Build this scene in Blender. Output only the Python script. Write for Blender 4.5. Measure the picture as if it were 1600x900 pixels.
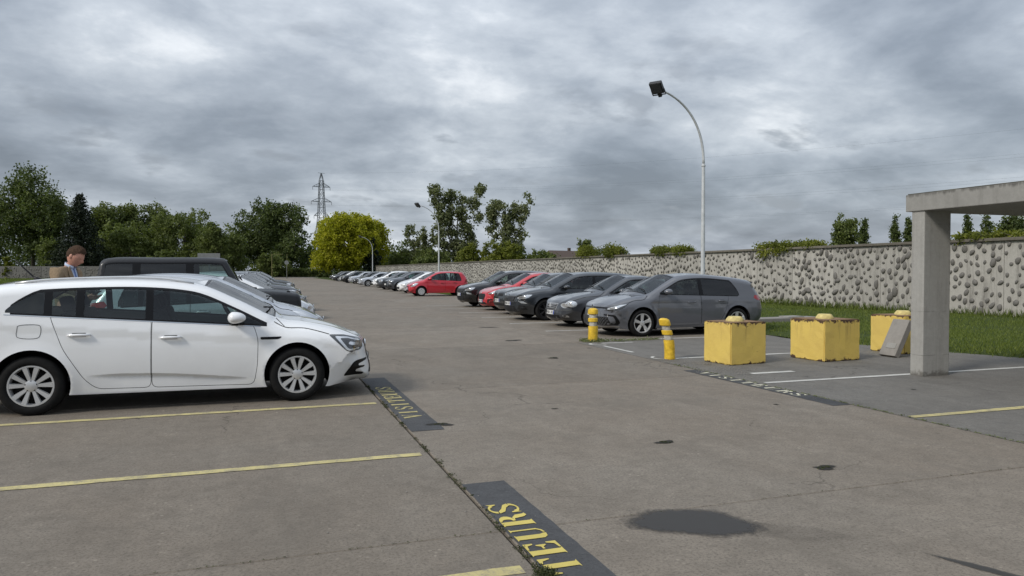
import bpy, bmesh, math, random
import numpy as np
from mathutils import Vector, Matrix
from mathutils.geometry import delaunay_2d_cdt
from mathutils.bvhtree import BVHTree

for o in list(bpy.data.objects):
    bpy.data.objects.remove(o)
random.seed(7)
rng = np.random.default_rng(7)
scene = bpy.context.scene
COL = scene.collection
R = math.radians

# ------------------------------------------------------------------ camera
YAW, PITCH, EYE = R(19.1), math.atan(26.5 / 1140), 1.537
cam_d = bpy.data.cameras.new("camera")
cam = bpy.data.objects.new("camera", cam_d)
COL.objects.link(cam)
cam.location = (0, 0, EYE)
cam.rotation_euler = (R(90) - PITCH, 0, -YAW)
cam_d.sensor_width = 36.0
cam_d.lens = 36.0 * 1140 / 1600
cam_d.clip_start = 0.05
cam_d.clip_end = 6000
scene.camera = cam
scene.render.resolution_x, scene.render.resolution_y = 1024, 576

# ------------------------------------------------------------------ light
SUN_AZ, SUN_EL = R(-110), R(38)          # azimuth from +Y towards +X
sd = Vector((math.sin(SUN_AZ) * math.cos(SUN_EL), math.cos(SUN_AZ) * math.cos(SUN_EL), math.sin(SUN_EL)))
sun_d = bpy.data.lights.new("sun", 'SUN')
sun_d.energy = 2.0
sun_d.angle = R(12)
sun_d.color = (1.0, 0.95, 0.87)
sun = bpy.data.objects.new("sun", sun_d)
COL.objects.link(sun)
sun.rotation_euler = sd.to_track_quat('Z', 'Y').to_euler()
sun.location = (0, 0, 40)

vs = scene.view_settings
vs.view_transform = 'Standard'
vs.look = 'None'
vs.gamma = 1.0
vs.use_curve_mapping = False
vs.exposure = 0.22


class NT:
    """small helper for node trees"""
    def __init__(s, tree):
        s.t = tree

    def n(s, typ, **kw):
        nd = s.t.nodes.new(typ)
        for k, v in kw.items():
            if k.startswith('i_'):
                key = k[2:]
                key = int(key) if key.isdigit() else key.replace('_', ' ')
                s.put(nd.inputs[key], v)
            else:
                setattr(nd, k, v)
        return nd

    def put(s, sock, v):
        if isinstance(v, bpy.types.NodeSocket):
            s.t.links.new(v, sock)
        elif isinstance(v, bpy.types.Node):
            s.t.links.new(v.outputs[0], sock)
        else:
            if sock.type == 'RGBA' and len(v) == 3:
                v = (*v, 1)
            sock.default_value = v

    def math(s, op, a, b=0.0, c=None, clamp=False):
        nd = s.t.nodes.new('ShaderNodeMath')
        nd.operation = op
        nd.use_clamp = clamp
        s.put(nd.inputs[0], a)
        s.put(nd.inputs[1], b)
        if c is not None:
            s.put(nd.inputs[2], c)
        return nd.outputs[0]

    def mix(s, f, a, b, mode='MIX'):
        nd = s.t.nodes.new('ShaderNodeMix')
        nd.data_type = 'RGBA'
        nd.blend_type = mode
        s.put(nd.inputs[0], f)
        s.put(nd.inputs[6], a)
        s.put(nd.inputs[7], b)
        return nd.outputs[2]

    def ramp(s, f, stops):
        nd = s.t.nodes.new('ShaderNodeValToRGB')
        cr = nd.color_ramp
        while len(cr.elements) < len(stops):
            cr.elements.new(0.5)
        for e, (p, c) in zip(cr.elements, stops):
            e.position = p
            e.color = (c, c, c, 1) if isinstance(c, (int, float)) else (*c, 1)
        s.put(nd.inputs[0], f)
        return nd.outputs[0]

    def noise(s, vec, scale, detail=4, rough=0.55, dist=0.0):
        nd = s.t.nodes.new('ShaderNodeTexNoise')
        if vec is not None:
            s.put(nd.inputs['Vector'], vec)
        nd.inputs['Scale'].default_value = scale
        nd.inputs['Detail'].default_value = detail
        nd.inputs['Roughness'].default_value = rough
        nd.inputs['Distortion'].default_value = dist
        return nd.outputs[0]

    def mapping(s, vec, scale=(1, 1, 1), loc=(0, 0, 0), rot=(0, 0, 0)):
        nd = s.t.nodes.new('ShaderNodeMapping')
        s.put(nd.inputs['Vector'], vec)
        nd.inputs['Scale'].default_value = scale
        nd.inputs['Location'].default_value = loc
        nd.inputs['Rotation'].default_value = rot
        return nd.outputs[0]


SKY_A, SKY_B, SKY_C = (3.1, 1.7, 0), (0.4, 5.2, 0), (2.0, 8.0, 0)


def make_world():
    w = bpy.data.worlds.new("World")
    scene.world = w
    w.use_nodes = True
    t = NT(w.node_tree)
    w.node_tree.nodes.clear()
    out = t.n('ShaderNodeOutputWorld')
    bg = t.n('ShaderNodeBackground')
    w.node_tree.links.new(bg.outputs[0], out.inputs[0])
    sky = t.n('ShaderNodeTexSky', sky_type='NISHITA')
    sky.sun_disc = False
    sky.sun_elevation = SUN_EL
    sky.sun_rotation = SUN_AZ
    sky.air_density = 1.4
    sky.dust_density = 2.0
    tc = t.n('ShaderNodeTexCoord')
    sep = t.n('ShaderNodeSeparateXYZ', i_0=tc.outputs['Generated'])
    z = t.math('MAXIMUM', sep.outputs[2], 0.0)
    den = t.math('ADD', z, 0.27)
    px = t.math('DIVIDE', sep.outputs[0], den)
    py = t.math('DIVIDE', sep.outputs[1], den)
    pv = t.n('ShaderNodeCombineXYZ', i_0=px, i_1=py, i_2=0.0).outputs[0]
    # layered overcast: large banks, broken mid clouds, soft billows
    m1 = t.mapping(pv, (1.0, 1.0, 1), SKY_A, (0, 0, R(-25)))
    big = t.noise(m1, 0.75, 3, 0.50, 0.3)
    m2 = t.mapping(pv, (1.0, 1.15, 1), SKY_B, (0, 0, R(15)))
    mid = t.noise(m2, 1.9, 6, 0.56, 0.25)
    m3 = t.mapping(pv, (1.0, 1.0, 1), (9.4, 2.2, 0), (0, 0, R(-10)))
    fine = t.noise(m3, 5.0, 7, 0.62, 0.2)
    s1 = t.math('MULTIPLY', big, 0.51)
    s2 = t.math('MULTIPLY_ADD', mid, 0.36, s1)
    s3 = t.math('MULTIPLY_ADD', fine, 0.13, s2)
    cloud = t.ramp(s3, [(0.38, (0.150, 0.174, 0.213)), (0.45, (0.215, 0.246, 0.294)), (0.51, (0.310, 0.346, 0.398)),
                        (0.565, (0.445, 0.482, 0.53)), (0.63, (0.74, 0.76, 0.785))])
    # small low dark cumulus fragments in front of the deck
    m4 = t.mapping(pv, (0.8, 1.0, 1), SKY_C, (0, 0, R(8)))
    frag = t.noise(m4, 3.4, 5, 0.55, 0.1)
    fm = t.ramp(frag, [(0.585, 0.0), (0.66, 0.8)])
    low = t.ramp(z, [(0.02, 0.35), (0.08, 1.0), (0.20, 0.8), (0.36, 0.2)])
    fm2 = t.math('MULTIPLY', fm, low)
    cloud = t.mix(fm2, cloud, (0.215, 0.240, 0.280))
    # an overcast deck is brighter towards the zenith (CIE overcast sky)
    gain = t.math('MULTIPLY_ADD', z, 1.4, 0.90)
    gain = t.math('ADD', gain, t.ramp(z, [(0.0, 0.42), (0.20, 0.0)]))   # paler, hazier towards the horizon
    gcol = t.n('ShaderNodeCombineColor', i_0=gain, i_1=gain, i_2=gain).outputs[0]
    cloud = t.mix(1.0, cloud, gcol, 'MULTIPLY')
    skyd = t.mix(1.0, sky.outputs[0], (0.10, 0.10, 0.10), 'MULTIPLY')
    hole = t.ramp(s3, [(0.58, 0.90), (0.72, 0.70)])
    col = t.mix(hole, skyd, cloud)
    below = t.ramp(sep.outputs[2], [(0.0, 0.0), (0.002, 1.0)])
    col = t.mix(below, (0.16, 0.16, 0.15), col)
    t.put(bg.inputs[0], col)
    bg.inputs[1].default_value = 1.0


make_world()

# ------------------------------------------------------------------ object helpers

def tag(o, label=None, cat=None, group=None, kind=None):
    if label: o["label"] = label
    if cat: o["category"] = cat
    if group: o["group"] = group
    if kind: o["kind"] = kind
    return o


def link(name, mesh, parent=None, mat=None):
    o = bpy.data.objects.new(name, mesh)
    COL.objects.link(o)
    if parent is not None:
        o.parent = parent
    if mat is not None and mesh is not None and not mesh.materials:
        mesh.materials.append(mat)
    return o


def thing(name, label, cat, loc=(0, 0, 0), rotz=0.0, group=None):
    o = bpy.data.objects.new(name, None)
    COL.objects.link(o)
    o.empty_display_size = 0.2
    o.location = loc
    o.rotation_euler = (0, 0, rotz)
    return tag(o, label, cat, group)


def np_mesh(name, V, F, smooth=False, normals=None):
    """mesh from vertex array and an (n,k) face array"""
    V = np.asarray(V, dtype=np.float32)
    F = np.asarray(F, dtype=np.int32)
    me = bpy.data.meshes.new(name)
    n, k = F.shape
    me.vertices.add(len(V))
    me.vertices.foreach_set('co', V.ravel())
    me.loops.add(n * k)
    me.loops.foreach_set('vertex_index', F.ravel())
    me.polygons.add(n)
    me.polygons.foreach_set('loop_start', np.arange(0, n * k, k, dtype=np.int32))
    me.polygons.foreach_set('use_smooth', np.full(n, smooth, dtype=bool))
    me.update(calc_edges=True)
    if normals is not None:
        me.normals_split_custom_set_from_vertices([tuple(q) for q in normals])
    return me


class MB:
    """collects simple solids into one mesh"""
    def __init__(s):
        s.v, s.f = [], []

    def add(s, v, f):
        b = len(s.v)
        s.v += [tuple(q) for q in v]
        s.f += [tuple(b + i for i in q) for q in f]
        return s

    def box(s, c, d, rot=None, bev=0.0):
        x, y, z = d[0] / 2, d[1] / 2, d[2] / 2
        if bev > 0:
            bm = bmesh.new()
            bmesh.ops.create_cube(bm, size=1)
            for q in bm.verts:
                q.co = Vector((q.co.x * d[0], q.co.y * d[1], q.co.z * d[2]))
            bmesh.ops.bevel(bm, geom=list(bm.edges), offset=bev, segments=2, affect='EDGES', profile=0.6)
            v = [q.co.copy() for q in bm.verts]
            bm.verts.index_update()
            f = [[q.index for q in p.verts] for p in bm.faces]
            bm.free()
        else:
            v = [Vector((i * x, j * y, k * z)) for i in (-1, 1) for j in (-1, 1) for k in (-1, 1)]
            f = [(0, 1, 3, 2), (4, 6, 7, 5), (0, 4, 5, 1), (2, 3, 7, 6), (0, 2, 6, 4), (1, 5, 7, 3)]
        if rot is not None:
            v = [rot @ q for q in v]
        c = Vector(c)
        return s.add([q + c for q in v], f)

    def tube(s, pts, rad, n=8, cap=True):
        pts = [Vector(p) for p in pts]
        rads = rad if isinstance(rad, (list, tuple)) else [rad] * len(pts)
        v, f = [], []
        ref = Vector((0.123, 0.31, 0.94))
        for i, p in enumerate(pts):
            a = pts[max(i - 1, 0)]
            b = pts[min(i + 1, len(pts) - 1)]
            d = (b - a).normalized()
            u = d.cross(ref)
            if u.length < 0.05:
                u = d.cross(Vector((1, 0, 0)))
            u.normalize()
            w = d.cross(u)
            for k in range(n):
                an = 2 * math.pi * k / n
                v.append(p + (u * math.cos(an) + w * math.sin(an)) * rads[i])
        for i in range(len(pts) - 1):
            for k in range(n):
                k2 = (k + 1) % n
                f.append((i * n + k, i * n + k2, (i + 1) * n + k2, (i + 1) * n + k))
        if cap:
            f.append(tuple(range(n - 1, -1, -1)))
            f.append(tuple((len(pts) - 1) * n + k for k in range(n)))
        return s.add(v, f)

    def lathe(s, prof, n=24, axis='z', c=(0, 0, 0), cap=True):
        v, f = [], []
        c = Vector(c)
        for (r, h) in prof:
            for k in range(n):
                a = 2 * math.pi * k / n
                q = (r * math.cos(a), r * math.sin(a), h)
                if axis == 'y':
                    q = (q[0], q[2], q[1])
                elif axis == 'x':
                    q = (q[2], q[0], q[1])
                v.append(Vector(q) + c)
        for i in range(len(prof) - 1):
            for k in range(n):
                k2 = (k + 1) % n
                f.append((i * n + k, i * n + k2, (i + 1) * n + k2, (i + 1) * n + k))
        if cap:
            f.append(tuple(range(n - 1, -1, -1)))
            f.append(tuple((len(prof) - 1) * n + k for k in range(n)))
        return s.add(v, f)

    def mesh(s, name, smooth=False, mat=None, angle=None):
        me = bpy.data.meshes.new(name)
        me.from_pydata([tuple(q) for q in s.v], [], s.f)
        bm = bmesh.new()
        bm.from_mesh(me)
        bmesh.ops.recalc_face_normals(bm, faces=list(bm.faces))
        if angle is not None:
            for e in bm.edges:
                if len(e.link_faces) == 2 and e.calc_face_angle(0) > R(angle):
                    e.smooth = False
        bm.to_mesh(me)
        bm.free()
        if smooth or angle is not None:
            for p in me.polygons:
                p.use_smooth = True
        if mat is not None:
            me.materials.append(mat)
        return me

    def obj(s, name, mat, parent=None, smooth=False, angle=None):
        return link(name, s.mesh(name, smooth, mat, angle), parent)


# ------------------------------------------------------------------ materials
MATS = {}


def new_mat(name):
    m = bpy.data.materials.new(name)
    m.use_nodes = True
    t = NT(m.node_tree)
    p = m.node_tree.nodes['Principled BSDF']
    MATS[name] = m
    return m, t, p


def simple(name, col, rough=0.6, metal=0.0, var=0.0, vscale=6.0, coat=0.0, bump=0.0, bscale=60.0, spec=0.5):
    m, t, p = new_mat(name)
    p.inputs['Roughness'].default_value = rough
    p.inputs['Metallic'].default_value = metal
    p.inputs['Specular IOR Level'].default_value = spec
    if coat:
        p.inputs['Coat Weight'].default_value = coat
        p.inputs['Coat Roughness'].default_value = 0.06
    tc = t.n('ShaderNodeTexCoord').outputs['Object']
    nz = t.noise(tc, vscale, 5, 0.6)
    lo = tuple(c * (1 - var) for c in col)
    hi = tuple(min(1, c * (1 + var)) for c in col)
    t.put(p.inputs['Base Color'], t.ramp(nz, [(0.3, lo), (0.7, hi)]))
    if bump:
        b = t.n('ShaderNodeBump', i_Strength=bump, i_Distance=0.01)
        t.put(b.inputs['Height'], t.noise(tc, bscale, 4, 0.6))
        t.put(p.inputs['Normal'], b.outputs[0])
    return m


def paint(name, col, metal=0.0, rough=0.32, coat=1.0, dust=0.10):
    m, t, p = new_mat(name)
    geo = t.n('ShaderNodeNewGeometry')
    tc = t.n('ShaderNodeTexCoord').outputs['Object']
    nz = t.noise(tc, 3.0, 6, 0.65)
    d = t.ramp(nz, [(0.42, 0.0), (0.75, dust)])
    sx = t.n('ShaderNodeSeparateXYZ', i_0=tc).outputs[2]
    road = t.ramp(sx, [(0.12, dust * 2.2), (0.55, 0.0)])     # road film on the lower panels
    dd = t.math('ADD', d, t.math('MULTIPLY', road, nz))
    t.put(p.inputs['Base Color'], t.mix(dd, col, (0.23, 0.21, 0.18)))
    p.inputs['Metallic'].default_value = metal
    t.put(p.inputs['Roughness'], t.math('MULTIPLY_ADD', dd, 0.6, rough))
    p.inputs['Coat Weight'].default_value = coat
    t.put(p.inputs['Coat Roughness'], t.math('MULTIPLY_ADD', dd, 0.5, 0.03))
    return m


def glass_mat(name, tint, refl=1.0):
    m, t, p = new_mat(name)
    m.node_tree.nodes.remove(p)
    out = m.node_tree.nodes['Material Output']
    tr = t.n('ShaderNodeBsdfTransparent', i_Color=tint)
    gl = t.n('ShaderNodeBsdfGlossy', i_Color=(refl, refl, refl), i_Roughness=0.015)
    fr = t.n('ShaderNodeFresnel', i_IOR=1.62)
    mx = t.n('ShaderNodeMixShader')
    t.put(mx.inputs[0], fr.outputs[0])
    t.put(mx.inputs[1], tr.outputs[0])
    t.put(mx.inputs[2], gl.outputs[0])
    t.put(out.inputs[0], mx.outputs[0])
    return m


simple('black_plastic', (0.013, 0.013, 0.014), 0.55, var=0.2, spec=0.3)
simple('black_gloss', (0.006, 0.006, 0.007), 0.30, var=0.1, spec=0.25)
simple('black_matte', (0.010, 0.010, 0.010), 0.9, var=0.2, spec=0.1)
simple('grey_plastic', (0.075, 0.076, 0.078), 0.6, var=0.15)
simple('tyre', (0.011, 0.011, 0.011), 0.85, var=0.3, vscale=12, spec=0.2)
simple('rim_silver', (0.60, 0.605, 0.61), 0.36, metal=0.6, var=0.08)
simple('rim_dark', (0.03, 0.03, 0.032), 0.35, metal=0.3, var=0.1)
simple('chrome', (0.62, 0.63, 0.64), 0.12, metal=1.0, var=0.03)
simple('lamp_clear', (0.62, 0.64, 0.66), 0.10, metal=0.55, var=0.12, vscale=30, coat=1.0)
simple('lamp_dark', (0.05, 0.053, 0.056), 0.10, metal=0.3, var=0.5, vscale=25, coat=1.0)
simple('lamp_red', (0.28, 0.006, 0.008), 0.15, var=0.25, vscale=30, coat=1.0)
simple('lamp_amber', (0.45, 0.13, 0.02), 0.2, var=0.2, coat=1.0)
simple('plate_white', (0.72, 0.72, 0.70), 0.4, var=0.05)
simple('plate_blue', (0.01, 0.04, 0.30), 0.4, var=0.05)
simple('ink', (0.012, 0.012, 0.014), 0.5, var=0.1)
simple('seat_cloth', (0.045, 0.045, 0.048), 0.9, var=0.25, vscale=40)
glass_mat('glass', (0.52, 0.63, 0.61))
glass_mat('glass_dark', (0.10, 0.115, 0.12))
glass_mat('glass_screen', (0.60, 0.68, 0.66))
# ------------------------------------------------------------------ setting materials
def ground_mat(name, base, warm, dark, speck=0.5, bump=0.35):
    m, t, p = new_mat(name)
    pos = t.n('ShaderNodeNewGeometry').outputs['Position']
    oi = t.n('ShaderNodeObjectInfo').outputs['Random']
    big = t.noise(pos, 0.35, 6, 0.6, 0.4)
    midn = t.noise(pos, 1.7, 8, 0.68, 0.5)
    st = t.mapping(pos, (1.6, 0.8, 1))
    streak = t.noise(st, 1.3, 7, 0.65, 0.6)
    fine = t.noise(pos, 55, 5, 0.75)
    grit = t.noise(pos, 190, 3, 0.7)
    mott = t.noise(pos, 9.5, 10, 0.82, 0.2)
    c = t.mix(t.ramp(big, [(0.35, 0.0), (0.65, 1.0)]), base, warm)
    c = t.mix(t.ramp(midn, [(0.44, 0.0), (0.70, 0.55)]), c, dark)
    c = t.mix(t.ramp(streak, [(0.48, 0.0), (0.70, 0.40)]), c, tuple(q * 1.34 for q in base))
    c = t.mix(t.ramp(fine, [(0.33, speck), (0.52, 0.0)]), c, tuple(q * 0.55 for q in dark))
    c = t.mix(t.ramp(grit, [(0.60, 0.0), (0.80, speck * 0.8)]), c, tuple(min(1, q * 1.7) for q in base))
    c = t.mix(t.ramp(mott, [(0.36, 0.55), (0.50, 0.0)]), c, tuple(q * 0.85 for q in dark))
    c = t.mix(t.ramp(mott, [(0.54, 0.0), (0.68, 0.5)]), c, tuple(min(1, q * 1.32) for q in base))
    # tyre-darkened, stained blotches with their own outline
    bl = t.noise(t.mapping(pos, (1.3, 0.8, 1), (4.2, 7.7, 0)), 0.7, 6, 0.6, 0.8)
    c = t.mix(t.ramp(bl, [(0.54, 0.0), (0.70, 0.5)]), c, tuple(q * 0.62 for q in base))
    # pale aggregate showing through
    va = t.n('ShaderNodeTexVoronoi', feature='F1', i_Vector=pos, i_Scale=17.0)
    ag = t.math('MULTIPLY', t.ramp(va.outputs['Distance'], [(0.10, 0.55), (0.22, 0.0)]), t.ramp(t.noise(pos, 2.6, 5, 0.6), [(0.50, 0.0), (0.62, 1.0)]))
    c = t.mix(ag, c, tuple(min(1, q * 1.75) for q in base))
    # hairline cracks
    wv = t.n('ShaderNodeVectorMath', operation='ADD', i_0=pos)
    t.put(wv.inputs[1], t.n('ShaderNodeVectorMath', operation='SCALE', i_0=t.n('ShaderNodeTexNoise', i_Vector=pos, i_Scale=1.6, i_Detail=5.0).outputs['Color'], i_Scale=0.9).outputs[0])
    vo = t.n('ShaderNodeTexVoronoi', feature='DISTANCE_TO_EDGE', i_Vector=wv.outputs[0], i_Scale=0.33)
    ck = t.math('MULTIPLY', t.ramp(vo.outputs['Distance'], [(0.0, 1.0), (0.0035, 0.0)]), t.ramp(t.noise(pos, 0.45, 3, 0.5), [(0.47, 0.0), (0.56, 0.8)]))
    c = t.mix(ck, c, tuple(q * 0.35 for q in dark))
    # scattered drips of oil
    vd = t.n('ShaderNodeTexVoronoi', feature='F1', i_Vector=pos, i_Scale=2.3)
    dr = t.math('MULTIPLY', t.ramp(vd.outputs['Distance'], [(0.03, 0.6), (0.075, 0.0)]), t.ramp(t.noise(pos, 0.9, 3, 0.5), [(0.50, 0.0), (0.60, 1.0)]))
    c = t.mix(dr, c, tuple(q * 0.55 for q in dark))
    tint = t.math('MULTIPLY_ADD', oi, 0.14, 0.93)
    tc = t.n('ShaderNodeCombineColor', i_0=tint, i_1=tint, i_2=tint).outputs[0]
    c = t.mix(1.0, c, tc, 'MULTIPLY')
    t.put(p.inputs['Base Color'], c)
    t.put(p.inputs['Roughness'], t.math('MULTIPLY_ADD', midn, 0.25, 0.70))
    p.inputs['Specular IOR Level'].default_value = 0.3
    b = t.n('ShaderNodeBump', i_Strength=bump, i_Distance=0.006)
    t.put(b.inputs['Height'], t.math('ADD', fine, t.math('MULTIPLY', grit, 0.6)))
    t.put(p.inputs['Normal'], b.outputs[0])
    return m


def worn_paint(name, col, under, wear=0.5, scale=9.0):
    """road paint worn through to what lies below"""
    m, t, p = new_mat(name)
    pos = t.n('ShaderNodeNewGeometry').outputs['Position']
    a = t.noise(pos, scale, 8, 0.78, 0.3)
    g = t.noise(pos, 120, 4, 0.8)
    v = t.math('MULTIPLY_ADD', g, 0.35, t.math('MULTIPLY', a, 0.65))
    msk = t.ramp(v, [(0.28 + 0.22 * wear, 0.0), (0.40 + 0.20 * wear, 1.0)])
    tone = t.ramp(t.noise(pos, 2.5, 5, 0.6), [(0.3, tuple(q * 0.72 for q in col)), (0.7, col)])
    t.put(p.inputs['Base Color'], t.mix(msk, under, tone))
    p.inputs['Roughness'].default_value = 0.75
    p.inputs['Specular IOR Level'].default_value = 0.3
    b = t.n('ShaderNodeBump', i_Strength=0.3, i_Distance=0.005)
    t.put(b.inputs['Height'], g)
    t.put(p.inputs['Normal'], b.outputs[0])
    return m


def concrete(name, base, dark, streaks=0.5, seed=0.0, moss=0.0, boards=False):
    m, t, p = new_mat(name)
    pos = t.n('ShaderNodeNewGeometry').outputs['Position']
    pos = t.mapping(pos, (1, 1, 1), (seed, seed * 1.7, 0))
    oi = t.n('ShaderNodeObjectInfo').outputs['Random']
    n1 = t.noise(pos, 1.4, 7, 0.65, 0.4)
    n2 = t.noise(pos, 14, 6, 0.7)
    run = t.noise(t.mapping(pos, (7, 7, 0.55)), 1.0, 7, 0.66, 0.3)
    pores = t.noise(pos, 70, 3, 0.6)
    c = t.mix(t.ramp(n1, [(0.35, 0.0), (0.70, 0.7)]), base, tuple(q * 0.78 for q in base))
    c = t.mix(t.ramp(run, [(0.50, 0.0), (0.74, streaks)]), c, dark)
    c = t.mix(t.ramp(n2, [(0.45, 0.0), (0.8, 0.45)]), c, tuple(min(1, q * 1.25) for q in base))
    c = t.mix(t.ramp(pores, [(0.27, 0.6), (0.36, 0.0)]), c, dark)
    if boards:    # joints of the formwork boards and a splashed, dirty foot
        zz = t.n('ShaderNodeSeparateXYZ', i_0=t.n('ShaderNodeNewGeometry').outputs['Position']).outputs[2]
        zw = t.math('ADD', zz, t.math('MULTIPLY', n1, 0.03))
        fr = t.math('ABSOLUTE', t.math('SUBTRACT', t.math('FRACT', t.math('DIVIDE', zw, 0.64)), 0.5))
        ln = t.math('MULTIPLY', t.ramp(fr, [(0.0, 0.6), (0.010, 0.0)]), t.ramp(n1, [(0.46, 0.0), (0.56, 1.0)]))
        c = t.mix(ln, c, (0.07, 0.066, 0.06))
        ft = t.math('MULTIPLY_ADD', zz, -3.5, t.math('ADD', n2, 0.10))
        c = t.mix(t.ramp(ft, [(0.30, 0.0), (0.55, 0.75)]), c, (0.085, 0.078, 0.066))
    if moss:      # black lichen runs creeping down from the upper edge
        zz = t.n('ShaderNodeSeparateXYZ', i_0=t.n('ShaderNodeNewGeometry').outputs['Position']).outputs[2]
        drip = t.noise(t.mapping(pos, (9, 9, 1.2)), 1.0, 6, 0.7)
        k = t.math('MULTIPLY_ADD', t.math('SUBTRACT', zz, 2.62), 4.5, drip)
        c = t.mix(t.ramp(k, [(0.50, 0.0), (0.70, 0.75)]), c, (0.085, 0.082, 0.074))
    tint = t.math('MULTIPLY_ADD', oi, 0.22, 0.88)
    tc = t.n('ShaderNodeCombineColor', i_0=tint, i_1=tint, i_2=tint).outputs[0]
    c = t.mix(1.0, c, tc, 'MULTIPLY')
    t.put(p.inputs['Base Color'], c)
    p.inputs['Roughness'].default_value = 0.88
    p.inputs['Specular IOR Level'].default_value = 0.25
    b = t.n('ShaderNodeBump', i_Strength=0.35, i_Distance=0.01)
    t.put(b.inputs['Height'], t.math('ADD', n2, t.math('MULTIPLY', pores, 0.5)))
    t.put(p.inputs['Normal'], b.outputs[0])
    return m


def grass_ground(name, a, b_, c_):
    m, t, p = new_mat(name)
    pos = t.n('ShaderNodeNewGeometry').outputs['Position']
    n1 = t.noise(pos, 0.25, 6, 0.6)
    n2 = t.noise(pos, 9, 6, 0.75)
    c = t.mix(t.ramp(n1, [(0.35, 0.0), (0.65, 1.0)]), a, b_)
    c = t.mix(t.ramp(n2, [(0.35, 0.0), (0.70, 0.8)]), c, c_)
    t.put(p.inputs['Base Color'], c)
    p.inputs['Roughness'].default_value = 0.95
    p.inputs['Specular IOR Level'].default_value = 0.1
    bp = t.n('ShaderNodeBump', i_Strength=0.8, i_Distance=0.05)
    t.put(bp.inputs['Height'], n2)
    t.put(p.inputs['Normal'], bp.outputs[0])
    return m


CONC = (0.216, 0.190, 0.157)
ground_mat('slab_concrete', CONC, (0.212, 0.178, 0.141), (0.146, 0.127, 0.104), 0.85, 0.6)
ground_mat('asphalt', (0.158, 0.150, 0.136), (0.172, 0.160, 0.142), (0.108, 0.103, 0.094), 0.7, 0.5)
ground_mat('text_backing', (0.066, 0.068, 0.072), (0.080, 0.080, 0.080), (0.050, 0.051, 0.054), 0.6, 0.5)
grass_ground('field_grass', (0.060, 0.080, 0.022), (0.075, 0.098, 0.026), (0.046, 0.066, 0.018))
grass_ground('verge_soil', (0.055, 0.078, 0.022), (0.066, 0.086, 0.025), (0.045, 0.060, 0.020))
worn_paint('yellow_line', (0.60, 0.52, 0.24), (0.27, 0.24, 0.175), 0.62)
worn_paint('yellow_letter', (0.66, 0.54, 0.15), (0.12, 0.11, 0.08), 0.12, 14)
worn_paint('yellow_letter_faded', (0.52, 0.45, 0.20), (0.10, 0.10, 0.09), 0.40, 12)
worn_paint('white_line', (0.60, 0.59, 0.55), (0.20, 0.20, 0.19), 0.30)
worn_paint('white_letter', (0.64, 0.61, 0.48), (0.14, 0.14, 0.13), 0.22, 12)
concrete('wall_concrete', (0.43, 0.412, 0.375), (0.14, 0.13, 0.115), 0.85)
concrete('far_wall_concrete', (0.16, 0.155, 0.145), (0.09, 0.085, 0.08), 0.6, 2.0)
concrete('wall_coping', (0.16, 0.145, 0.120), (0.07, 0.065, 0.055), 0.6, 3.0)
concrete('pillar_concrete', (0.33, 0.322, 0.30), (0.16, 0.152, 0.138), 0.45, 5.0, 0.0, True)
concrete('roof_concrete', (0.33, 0.322, 0.30), (0.16, 0.152, 0.138), 0.45, 6.0, 1.0)
concrete('loose_slab', (0.25, 0.235, 0.215), (0.12, 0.115, 0.105), 0.4, 9.0)
simple('stone_grey', (0.150, 0.142, 0.130), 0.85, var=0.45, vscale=9, bump=0.5, bscale=30)
simple('soil', (0.045, 0.038, 0.028), 0.95, var=0.4, vscale=20)

# ------------------------------------------------------------------ ground
bm = bmesh.new()
nx = [-2500, -700, -250, -120, -60, -30, -14.0, 30, 60, 120, 250, 700, 2500]
ny = [-1500, -300, -60, -20, 0, 40, 80, 120, 160, 200, 260, 400, 900, 3000]
gv = {}
for i, x in enumerate(nx):
    for j, y in enumerate(ny):
        gv[i, j] = bm.verts.new((x, y, -0.055))
for i in range(len(nx) - 1):
    for j in range(len(ny) - 1):
        bm.faces.new((gv[i, j], gv[i + 1, j], gv[i + 1, j + 1], gv[i, j + 1]))
me = bpy.data.meshes.new('ground')
bm.to_mesh(me); bm.free()
tag(link('ground', me, None, MATS['field_grass']), kind='structure')

XJ, XR, YJ, PY = 1.345, 6.43, 4.06, 5.13       # lane joints, first cross joint, slab pitch
lot = bpy.data.objects.new('parking_lot', None)
COL.objects.link(lot)
tag(lot, kind='structure')
slab_w = XR - XJ
bm = bmesh.new()
bmesh.ops.create_cube(bm, size=1)
for v in bm.verts:
    v.co = Vector((v.co.x * (slab_w - 0.022), v.co.y * (PY - 0.014), v.co.z * 0.10 - 0.05))
top = [e for e in bm.edges if all(v.co.z > -0.01 for v in e.verts)]
bmesh.ops.bevel(bm, geom=top, offset=0.006, segments=1, affect='EDGES')
slab_me = bpy.data.meshes.new('slab')
bm.to_mesh(slab_me); bm.free()
slab_me.materials.append(MATS['slab_concrete'])
for c in range(-3, 2):
    for k in range(-3, 33):
        if c == 1 and k < 2:
            continue
        o = link('slab', slab_me, lot)
        o.location = (XJ + slab_w * (c + 0.5), YJ + PY * (k + 0.5), random.uniform(-0.0015, 0.0015))
# soil seen in the open joint beside the lane
mb = MB()
mb.box((XJ, 60, -0.045), (0.06, 140, 0.05))
tag(mb.obj('joint_soil', MATS['soil']), kind='structure')

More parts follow.
